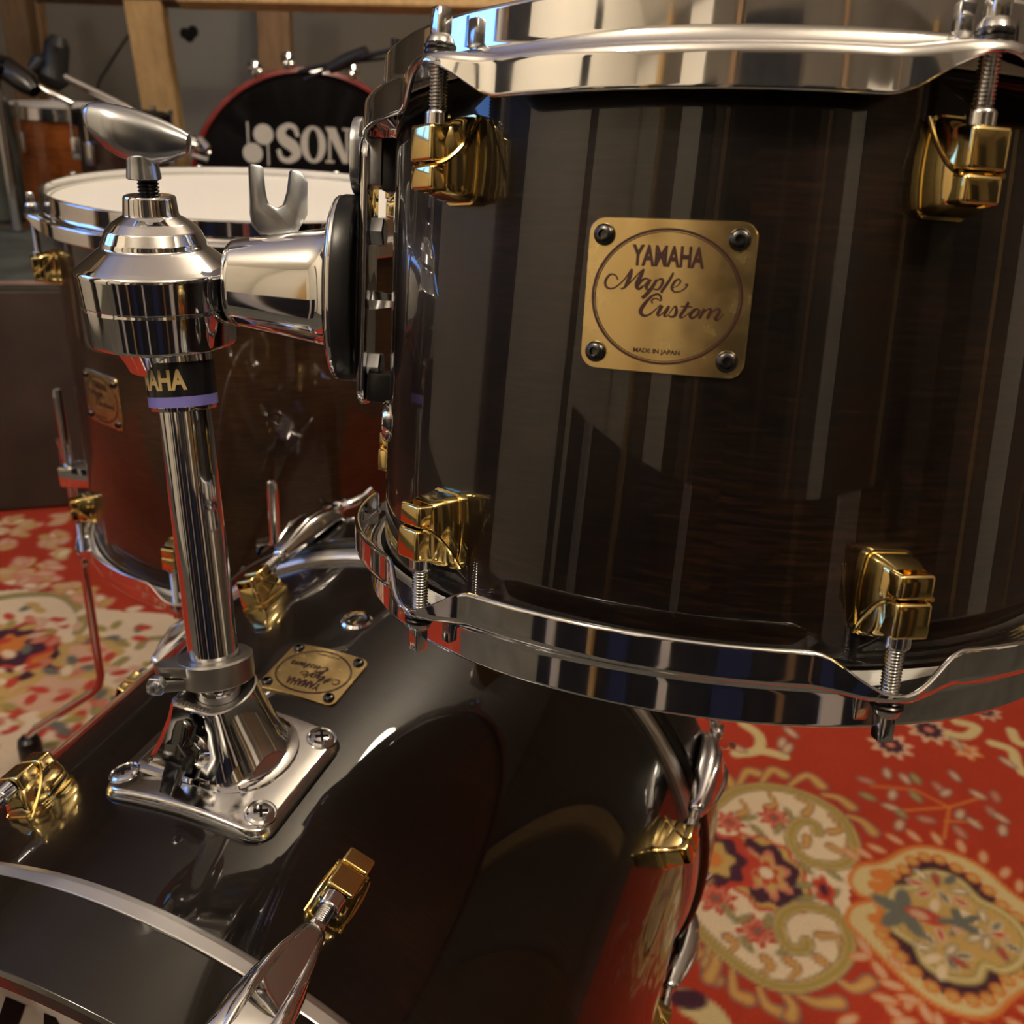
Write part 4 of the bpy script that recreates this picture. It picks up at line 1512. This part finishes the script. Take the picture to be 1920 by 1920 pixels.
# underside corner ring gives the carpet its thickness
x0_, x1_, y0_, y1_ = pt.xs[0], pt.xs[-1], pt.ys[0], pt.ys[-1]
low = np.array([[x0_, y0_, 0.0005], [x1_, y0_, 0.0005], [x1_, y1_, 0.0005], [x0_, y1_, 0.0005]], np.float32)
nv = ny * nx
allv = np.vstack([vs, low])
side = [(nv, nv + 1, idx[0, -1], idx[0, 0]), (nv + 1, nv + 2, idx[-1, -1], idx[0, -1]), (nv + 2, nv + 3, idx[-1, 0], idx[-1, -1]), (nv + 3, nv, idx[0, 0], idx[-1, 0])]
side = np.array(side)
Fq = np.vstack([quads, side])
me.vertices.add(len(allv))
me.vertices.foreach_set('co', allv.ravel())
me.loops.add(Fq.size)
me.loops.foreach_set('vertex_index', Fq.ravel().astype(np.int32))
me.polygons.add(len(Fq))
me.polygons.foreach_set('loop_start', (np.arange(len(Fq)) * 4).astype(np.int32))
me.update(calc_edges=True)
ca = me.color_attributes.new('pattern', 'FLOAT_COLOR', 'POINT')
cc = np.ones((len(allv), 4), np.float32)
cc[:nv, :3] = pt.C.reshape(-1, 3)
cc[nv:, :3] = (0.2, 0.1, 0.05)
ca.data.foreach_set('color', cc.ravel())
m, t, b_ = nt('woven_carpet')
vc = t.nodes.new('ShaderNodeAttribute')
vc.attribute_name = 'pattern'
n1 = noise(t, 420, 3)
n2 = noise(t, 9, 3)
mr_ = t.nodes.new('ShaderNodeMapRange')
mr_.inputs[3].default_value = 0.78
mr_.inputs[4].default_value = 1.16
t.links.new(n1.outputs['Fac'], mr_.inputs[0])
mr2 = t.nodes.new('ShaderNodeMapRange')
mr2.inputs[3].default_value = 0.85
mr2.inputs[4].default_value = 1.12
t.links.new(n2.outputs['Fac'], mr2.inputs[0])
mu = t.nodes.new('ShaderNodeMath')
mu.operation = 'MULTIPLY'
t.links.new(mr_.outputs[0], mu.inputs[0])
t.links.new(mr2.outputs[0], mu.inputs[1])
vm_ = t.nodes.new('ShaderNodeVectorMath')
vm_.operation = 'SCALE'
t.links.new(vc.outputs['Color'], vm_.inputs[0])
t.links.new(mu.outputs[0], vm_.inputs['Scale'])
t.links.new(vm_.outputs[0], b_.inputs['Base Color'])
b_.inputs['Roughness'].default_value = 0.95
b_.inputs['Specular IOR Level'].default_value = 0.1
bp_ = t.nodes.new('ShaderNodeBump')
bp_.inputs['Strength'].default_value = 0.4
bp_.inputs['Distance'].default_value = 0.002
t.links.new(n1.outputs['Fac'], bp_.inputs['Height'])
t.links.new(bp_.outputs['Normal'], b_.inputs['Normal'])
me.materials.append(m)
carpet = bpy.data.objects.new('carpet', me)
COL.objects.link(carpet)
tag(carpet, 'large red woven carpet with cream paisley and flower pattern under the drums', 'carpet')

# ------------------------------------------------------------------ BACKGROUND
def plank(b, p, q, w, d, facing=None):
    """board of width w and thickness d from p to q"""
    p, q = Vector(p), Vector(q)
    z = (q - p)
    L = z.length
    z.normalize()
    y = Vector(facing or (0, 1, 0))
    x = y.cross(z).normalized()
    y = z.cross(x)
    b.box((0, 0, L / 2), (w, d, L), frame(x, y, z, p), 0.003, 1)


rack = root('timber_rack', Matrix.Translation(at(318, 330, 2.6) * 1.0), 'pine timber rack frame standing against the grey back wall', 'rack')
RI = rack.matrix_world.inverted()


def rp(nm, mat, *a, **k):
    b = MB()
    plank(b, *a, **k)
    o = b.build(nm, mat, rack, smooth=False)
    o.matrix_local = RI
    return o


rp('post', PINE, at(262, -60, 2.32), at(338, 420, 2.75), 0.094, 0.045)
rp('post', PINEDK, at(512, -60, 2.85), at(524, 330, 3.1), 0.10, 0.045)
rp('post', OLDWOOD, at(22, -60, 2.7), at(82, 330, 3.0), 0.075, 0.06)
rp('post', PINEDK, at(55, -60, 2.9), at(100, 330, 3.1), 0.05, 0.045)
rp('beam', PINE, at(335, -14, 2.28), at(1020, 1, 2.28), 0.045, 0.060, facing=(0, 0.4, 0.9))
rp('beam', OLDWOOD, at(60, -22, 2.36), at(340, -11, 2.36), 0.045, 0.05, facing=(0, 0.4, 0.9))
# grey board
b = MB()
p, q = at(303, 12, 3.0), at(487, 12, 3.0)
ex = (q - p)
ey = Vector((0, 0.10, -1.0)).normalized()
W_ = ex.length
nrm = ex.normalized().cross(ey)
bf = frame(ex.normalized(), ey, ex.normalized().cross(ey), p)
b.box((W_ / 2, 0.42, 0.0), (W_, 0.84, 0.012), bf)
b.build('grey_board', [PANELM], None, smooth=False)
board = bpy.data.objects['grey_board']
tag(board, 'grey board leaning between two rack posts, with a small dark patch', 'board')
b = MB()
kc = (0.080, 0.075, 0.0)
for dx, dy, r in ((-0.014, 0.0, 0.016), (0.012, -0.004, 0.018), (0.0, 0.012, 0.015)):
    b.lathe([(r, 0.0), (r * 0.9, 0.004), (0.001, 0.005)], 20, bf @ Matrix.Translation((kc[0] + dx, kc[1] + dy, 0.006)) if nrm.y < 0 else bf @ Matrix.Translation((kc[0] + dx, kc[1] + dy, -0.006)) @ Matrix.Rotation(PI, 4, 'X'))
b.build('dark_patch', BLACK, board)
# cable on the wall
b = MB()
b.tube(catmull([at(246, 60, 3.05), at(222, 95, 3.0), at(200, 130, 2.95), at(184, 160, 2.9), at(178, 230, 2.85)], 5), 0.004, 8)
tag(b.build('cable', PLASTIC), 'thin dark cable hanging down the grey wall left of the bright post', 'cable')

# black and red bass drum far behind
bc = at(587, 368, 2.5)
fwd = (EYE - bc)
fwd.z = 0
fwd = (Matrix.Rotation(R_(4), 3, 'Z') @ fwd.normalized())
sx_ = Vector((0, 0, 1)).cross(fwd)
SM = frame(sx_, (0, 0, 1), sx_.cross(Vector((0, 0, 1))), bc)   # X right seen from the front, Y up, Z to the viewer
sd = root('bass_drum', SM, 'black bass drum with thin red hoop and white lettering, beyond the floor tom', 'drum')
RS = 0.290
b = MB()
z_ring(b, [(RS, -0.02), (RS, -0.42), (RS - 0.008, -0.42), (RS - 0.008, -0.02)], 96)
b.build('shell', BLACKLAC, sd)
b = MB()
z_ring(b, [(RS + 0.006, 0.0), (RS + 0.016, -0.002), (RS + 0.018, -0.03), (RS + 0.006, -0.032)], 96)
b.build('red_hoop', REDLAC, sd)
b = MB()
b.lathe([(RS + 0.006, -0.012), (RS + 0.003, -0.006), (RS - 0.006, -0.012), (0.001, -0.012)], 96)
hd = b.build('drum_head', NAVYHEAD, sd)


def ribbon(b, pts, z, k=1.0):
    p = catmull(pts, 7)
    L, Rr = [], []
    for i, (x, y, wd) in enumerate(p):
        a, c = p[max(0, i - 1)], p[min(len(p) - 1, i + 1)]
        dx, dy = c[0] - a[0], c[1] - a[1]
        l = math.hypot(dx, dy) or 1
        L.append(((x - dy / l * wd / 2) * k, (y + dx / l * wd / 2) * k, z))
        Rr.append(((x + dy / l * wd / 2) * k, (y - dx / l * wd / 2) * k, z))
    n = len(L)
    b.add(L + Rr, [(i, i + 1, n + i + 1, n + i) for i in range(n - 1)])


def quad(b, pts, z):
    b.add([(x, y, z) for x, y in pts], [tuple(range(len(pts)))])


def letter(b, ch, x, y, h, z):
    w = h * 0.66
    if ch == 'O':
        n = 40
        r0 = [(x + w / 2 + w * 0.56 * math.cos(2 * PI * j / n), y + h / 2 + h * 0.52 * math.sin(2 * PI * j / n), z) for j in range(n)]
        r1 = [(x + w / 2 + w * 0.24 * math.cos(2 * PI * j / n), y + h / 2 + h * 0.43 * math.sin(2 * PI * j / n), z) for j in range(n)]
        b.loft([r0, r1], cap0=False, cap1=False)
    elif ch == 'S':
        ribbon(b, [(x + w * 0.92, y + h * 0.70, 0.010), (x + w * 0.80, y + h * 0.93, 0.012), (x + w * 0.50, y + h * 0.99, 0.013), (x + w * 0.20, y + h * 0.82, 0.021), (x + w * 0.30, y + h * 0.60, 0.027), (x + w * 0.70, y + h * 0.42, 0.028),
                   (x + w * 0.84, y + h * 0.20, 0.022), (x + w * 0.52, y + h * 0.02, 0.014), (x + w * 0.18, y + h * 0.08, 0.012), (x + w * 0.05, y + h * 0.32, 0.010)], z)
    elif ch == 'N':
        t = h * 0.07
        quad(b, [(x + w * 0.08, y), (x + w * 0.18, y), (x + w * 0.18, y + h), (x + w * 0.08, y + h)], z)
        quad(b, [(x + w * 0.86, y), (x + w * 0.97, y), (x + w * 0.97, y + h), (x + w * 0.86, y + h)], z)
        quad(b, [(x - w * 0.06, y), (x + w * 0.32, y), (x + w * 0.32, y + t), (x - w * 0.06, y + t)], z)
        quad(b, [(x + w * 0.72, y + h - t), (x + w * 1.10, y + h - t), (x + w * 1.10, y + h), (x + w * 0.72, y + h)], z)
        quad(b, [(x - w * 0.06, y + h), (x + w * 0.40, y + h), (x + w * 0.97, y + t), (x + w * 0.97, y), (x + w * 0.72, y)], z + 0.0002)
    elif ch == 'R':
        t = h * 0.07
        quad(b, [(x + w * 0.06, y), (x + w * 0.36, y), (x + w * 0.36, y + h), (x + w * 0.06, y + h)], z)
        quad(b, [(x - w * 0.06, y), (x + w * 0.48, y), (x + w * 0.48, y + t), (x - w * 0.06, y + t)], z)
        ribbon(b, [(x, y + h * 0.95, 0.010), (x + w * 0.55, y + h * 0.95, 0.012), (x + w * 0.86, y + h * 0.74, 0.024), (x + w * 0.55, y + h * 0.52, 0.010), (x + w * 0.3, y + h * 0.52, 0.009)], z + 0.0002)
        quad(b, [(x + w * 0.42, y + h * 0.52), (x + w * 0.70, y + h * 0.52), (x + w * 1.06, y), (x + w * 0.76, y)], z)


SI = SM.inverted()
hL = 0.086
o_ = SI @ at(519, 297, 2.5)
b = MB()
xx = o_.x
for ch in 'SONOR':
    letter(b, ch, xx, o_.y, hL, -0.0112)
    xx += 0.0625
for cx_, cy_, sy in ((473, 281, 1), (492, 246, -1)):
    c = SI @ at(cx_, cy_, 2.5)
    n = 28
    b.add([(c.x + 0.0245 * math.cos(2 * PI * j / n), c.y + 0.0245 * math.sin(2 * PI * j / n), -0.0112) for j in range(n)], [tuple(range(n))])
    s_ = -1 if sy > 0 else 1
    quad(b, [(c.x + s_ * 0.010 - 0.002, c.y), (c.x + s_ * 0.010 + 0.002, c.y), (c.x + s_ * 0.010 + 0.002, c.y + sy * 0.074), (c.x + s_ * 0.010 - 0.002, c.y + sy * 0.074)], -0.0110)
b.build('lettering', LOGOWHITE, hd, smooth=False)
for ang in (-24, -9, 20, 62, 105, 145, -68, -110, -152):
    a = R_(ang)
    b = MB()
    N = Vector((math.sin(a), math.cos(a), 0))
    M = frame(N.cross(Vector((0, 0, 1))), N, (0, 0, 1), N * (RS + 0.016))
    b.box((0, 0.006, -0.02), (0.026, 0.016, 0.05), M, 0.004)
    b.lathe([(0.002, -0.012), (0.013, -0.008), (0.018, 0.0), (0.018, 0.010), (0.012, 0.018), (0.002, 0.020)], 20, M @ Matrix.Translation((0, 0.020, -0.055)))
    b.tube([(0, 0.014, -0.05), (0, 0.014, 0.008)], 0.004, 8, M)
    b.build('claw_hook', CHROME, sd)
# low platform under it
zt = bc.z - RS - 0.022
b = MB()
b.box((bc.x, bc.y + 0.25, zt / 2), (1.0, 0.75, zt - 0.002), None, 0.004)
tag(b.build('platform', OLDWOOD, smooth=False), 'low dark wooden platform carrying the black and red bass drum', 'platform')

# boom arm above the far bass drum
b = MB()
bo = at(640, 118, 2.35)
b.tube([at(560, 134, 2.1), at(640, 116, 2.05), at(742, 92, 2.0)], 0.005, 10)
b.tube([at(617, 130, 2.06), at(648, 114, 2.05), at(688, 96, 2.03)], [0.011, 0.015, 0.012], 12)
b.tube([at(570, 150, 2.08), at(640, 117, 2.05), at(740, 108, 2.05)], 0.004, 8)
e_ = at(742, 92, 2.0)
b.tube([e_ + Vector((0, 0, 0.02)), (e_.x, e_.y, 0.04)], 0.010, 12)
b.lathe([(0.012, 0.05), (0.03, 0.035), (0.09, 0.018), (0.095, 0.0055), (0.001, 0.0055)], 32, Matrix.Translation((e_.x, e_.y, 0)))
tag(b.build('microphone_stand', PLASTIC), 'black microphone stand with boom arm in front of the far black bass drum', 'microphone stand')

# stand booms at upper left
st = root('cymbal_stand', Matrix.Translation(at(100, 150, 1.95)), 'chrome cymbal boom stand with black tilter at upper left beside the orange drum', 'stand')
STI = st.matrix_world.inverted()


def sp_(nm, mat, *tubes, **k):
    b = MB()
    for path, r in tubes:
        b.tube(path, r, 14)
    o = b.build(nm, mat, st)
    o.matrix_local = STI
    return o


sp_('boom_tube', CHROME_WORN, ([at(108, 138, 1.95), at(238, 202, 2.0)], 0.0078))
sp_('boom_tube', CHROME_WORN, ([at(232, 199, 2.0), at(394, 288, 2.08)], 0.0064))
sp_('boom_tube', CHROME_WORN, ([at(40, 138, 1.9), at(84, 170, 1.92), at(134, 194, 1.95)], 0.0058))
sp_('tilter', PLASTIC, ([at(110, 72, 1.93), at(107, 84, 1.93), at(104, 120, 1.95), at(98, 146, 1.96), at(92, 160, 1.96)], [0.016, 0.024, 0.025, 0.032, 0.022]))
sp_('tilter', PLASTIC, ([at(58, 132, 1.93), at(72, 116, 1.93), at(88, 112, 1.95), at(98, 130, 1.95)], [0.010, 0.015, 0.016, 0.012]))
sp_('clamp', DARKSTEEL, ([at(-12, 122, 1.88), at(10, 128, 1.9), at(52, 158, 1.9), at(66, 172, 1.9)], [0.022, 0.024, 0.022, 0.014]))
sp_('clamp', CHROME_WORN, ([at(374, 262, 2.05), at(390, 280, 2.05)], 0.010))
sp_('clamp', CHROME_WORN, ([at(362, 292, 2.07), at(392, 300, 2.07)], 0.007))
sp_('stand_tube', CHROME_WORN, ([at(-14, 120, 1.88), Vector((at(-14, 120, 1.88).x, at(-14, 120, 1.88).y, 0.436))], 0.011))


def bg_drum(cu, cv, d, Rr, h, mat, label, la0=10, nl=6, hm=None):
    hm = hm or CHROME_WORN
    c = at(cu, cv, d)
    r_ = root('floor_tom', Matrix.Translation(c), label, 'drum')
    b = MB()
    z_ring(b, [(Rr, -0.01), (Rr, -h), (Rr - 0.006, -h), (Rr - 0.006, -0.01)], 64)
    b.build('shell', mat, r_)
    for z in (0.0, -h):
        b = MB()
        z_ring(b, [(Rr + 0.004, z + 0.004), (Rr + 0.008, z + 0.002), (Rr + 0.010, z - 0.024), (Rr + 0.004, z - 0.026)], 64)
        b.build('hoop', hm, r_)
    b = MB()
    b.lathe([(Rr + 0.002, -0.012), (Rr - 0.004, -0.006), (0.002, -0.006)], 64)
    b.build('drum_head', HEADWHITE, r_)
    for k in range(nl):
        a = R_(la0 + 360 / nl * k)
        N = Vector((math.sin(a), -math.cos(a), 0))
        M = frame(N.cross(Vector((0, 0, 1))), N, (0, 0, 1), N * Rr)
        b = MB()
        b.box((0, 0.008, -0.075), (0.020, 0.018, 0.045), M, 0.004)
        b.tube([(0, 0.012, -0.06), (0, 0.012, 0.006)], 0.0035, 8, M)
        b.tube([(0, 0.012, 0.002), (0, 0.012, 0.012)], 0.006, 8, M)
        b.build('lug', CHROME_WORN, r_)
    for k in range(3):
        a = R_(la0 + 25 + 120 * k)
        N = Vector((math.sin(a), -math.cos(a), 0))
        b = MB()
        b.tube([N * (Rr + 0.018) + Vector((0, 0, -h * 0.55)), N * (Rr + 0.018) + Vector((0, 0, -c.z + 0.06)), N * (Rr + 0.06) + Vector((0, 0, -c.z + 0.0015))], 0.006, 10)
        b.box((0, Rr + 0.010, -h * 0.6), (0.03, 0.024, 0.04), Matrix(((math.cos(a), math.sin(a), 0, 0), (math.sin(a), -math.cos(a), 0, 0), (0, 0, 1, 0), (0, 0, 0, 1))), 0.004)
        b.build('leg', CHROME_WORN, r_)
    return r_


bg_drum(128, 200, 2.32, 0.137, 0.36, LAC_O, 'orange stained wooden drum with chrome hoop, at the far left behind the case', -22)
bg_drum(226, 212, 2.0, 0.088, 0.30, LAC_M, 'dark reddish brown drum behind the wing nut, right of the orange drum', 40, 6, DARKSTEEL)

# case with lid at the left
e = Vector((0.936, 0.351, 0))
g = Vector((-0.351, 0.936, 0))
cp = Vector((-0.9539, 1.5808, 0.0075)) - e * 0.55
cf = frame(e, g, (0, 0, 1), cp)
case = root('equipment_case', cf, 'dark board case with grey-green lid standing on the carpet behind the floor tom', 'case')
b = MB()
b.box((0.50, 0.26, 0.205), (1.00, 0.52, 0.410), None, 0.004)
b.build('case_body', CASE, case, smooth=False)
b = MB()
b.box((0.50, 0.26, 0.4175), (1.00, 0.52, 0.015), None, 0.003)
b.build('lid', CASETOP, case, smooth=False)
b = MB()
b.box((0.50, -0.0012, 0.4235), (1.00, 0.002, 0.006))
b.box((0.50, 0.002, 0.4258), (1.00, 0.008, 0.0016))
b.build('edge_trim', ALU, case, smooth=False)

# grey-green bag standing at the left edge
c = at(-2, 392, 2.10)
b = MB()
cz = 0.4335
rad = 0.056
b.lathe([(rad * 0.9, 0.0), (rad, 0.01), (rad * 1.02, 0.12), (rad * 0.98, 0.22), (rad * 0.9, 0.245), (rad * 0.6, 0.256), (0.002, 0.258)], 32)
o = b.build('cloth_bag', GREYDRUM)
o.matrix_world = Matrix.Translation((c.x, c.y, cz))
tag(o, 'grey-green round cloth bag on the case lid at the left edge', 'bag')
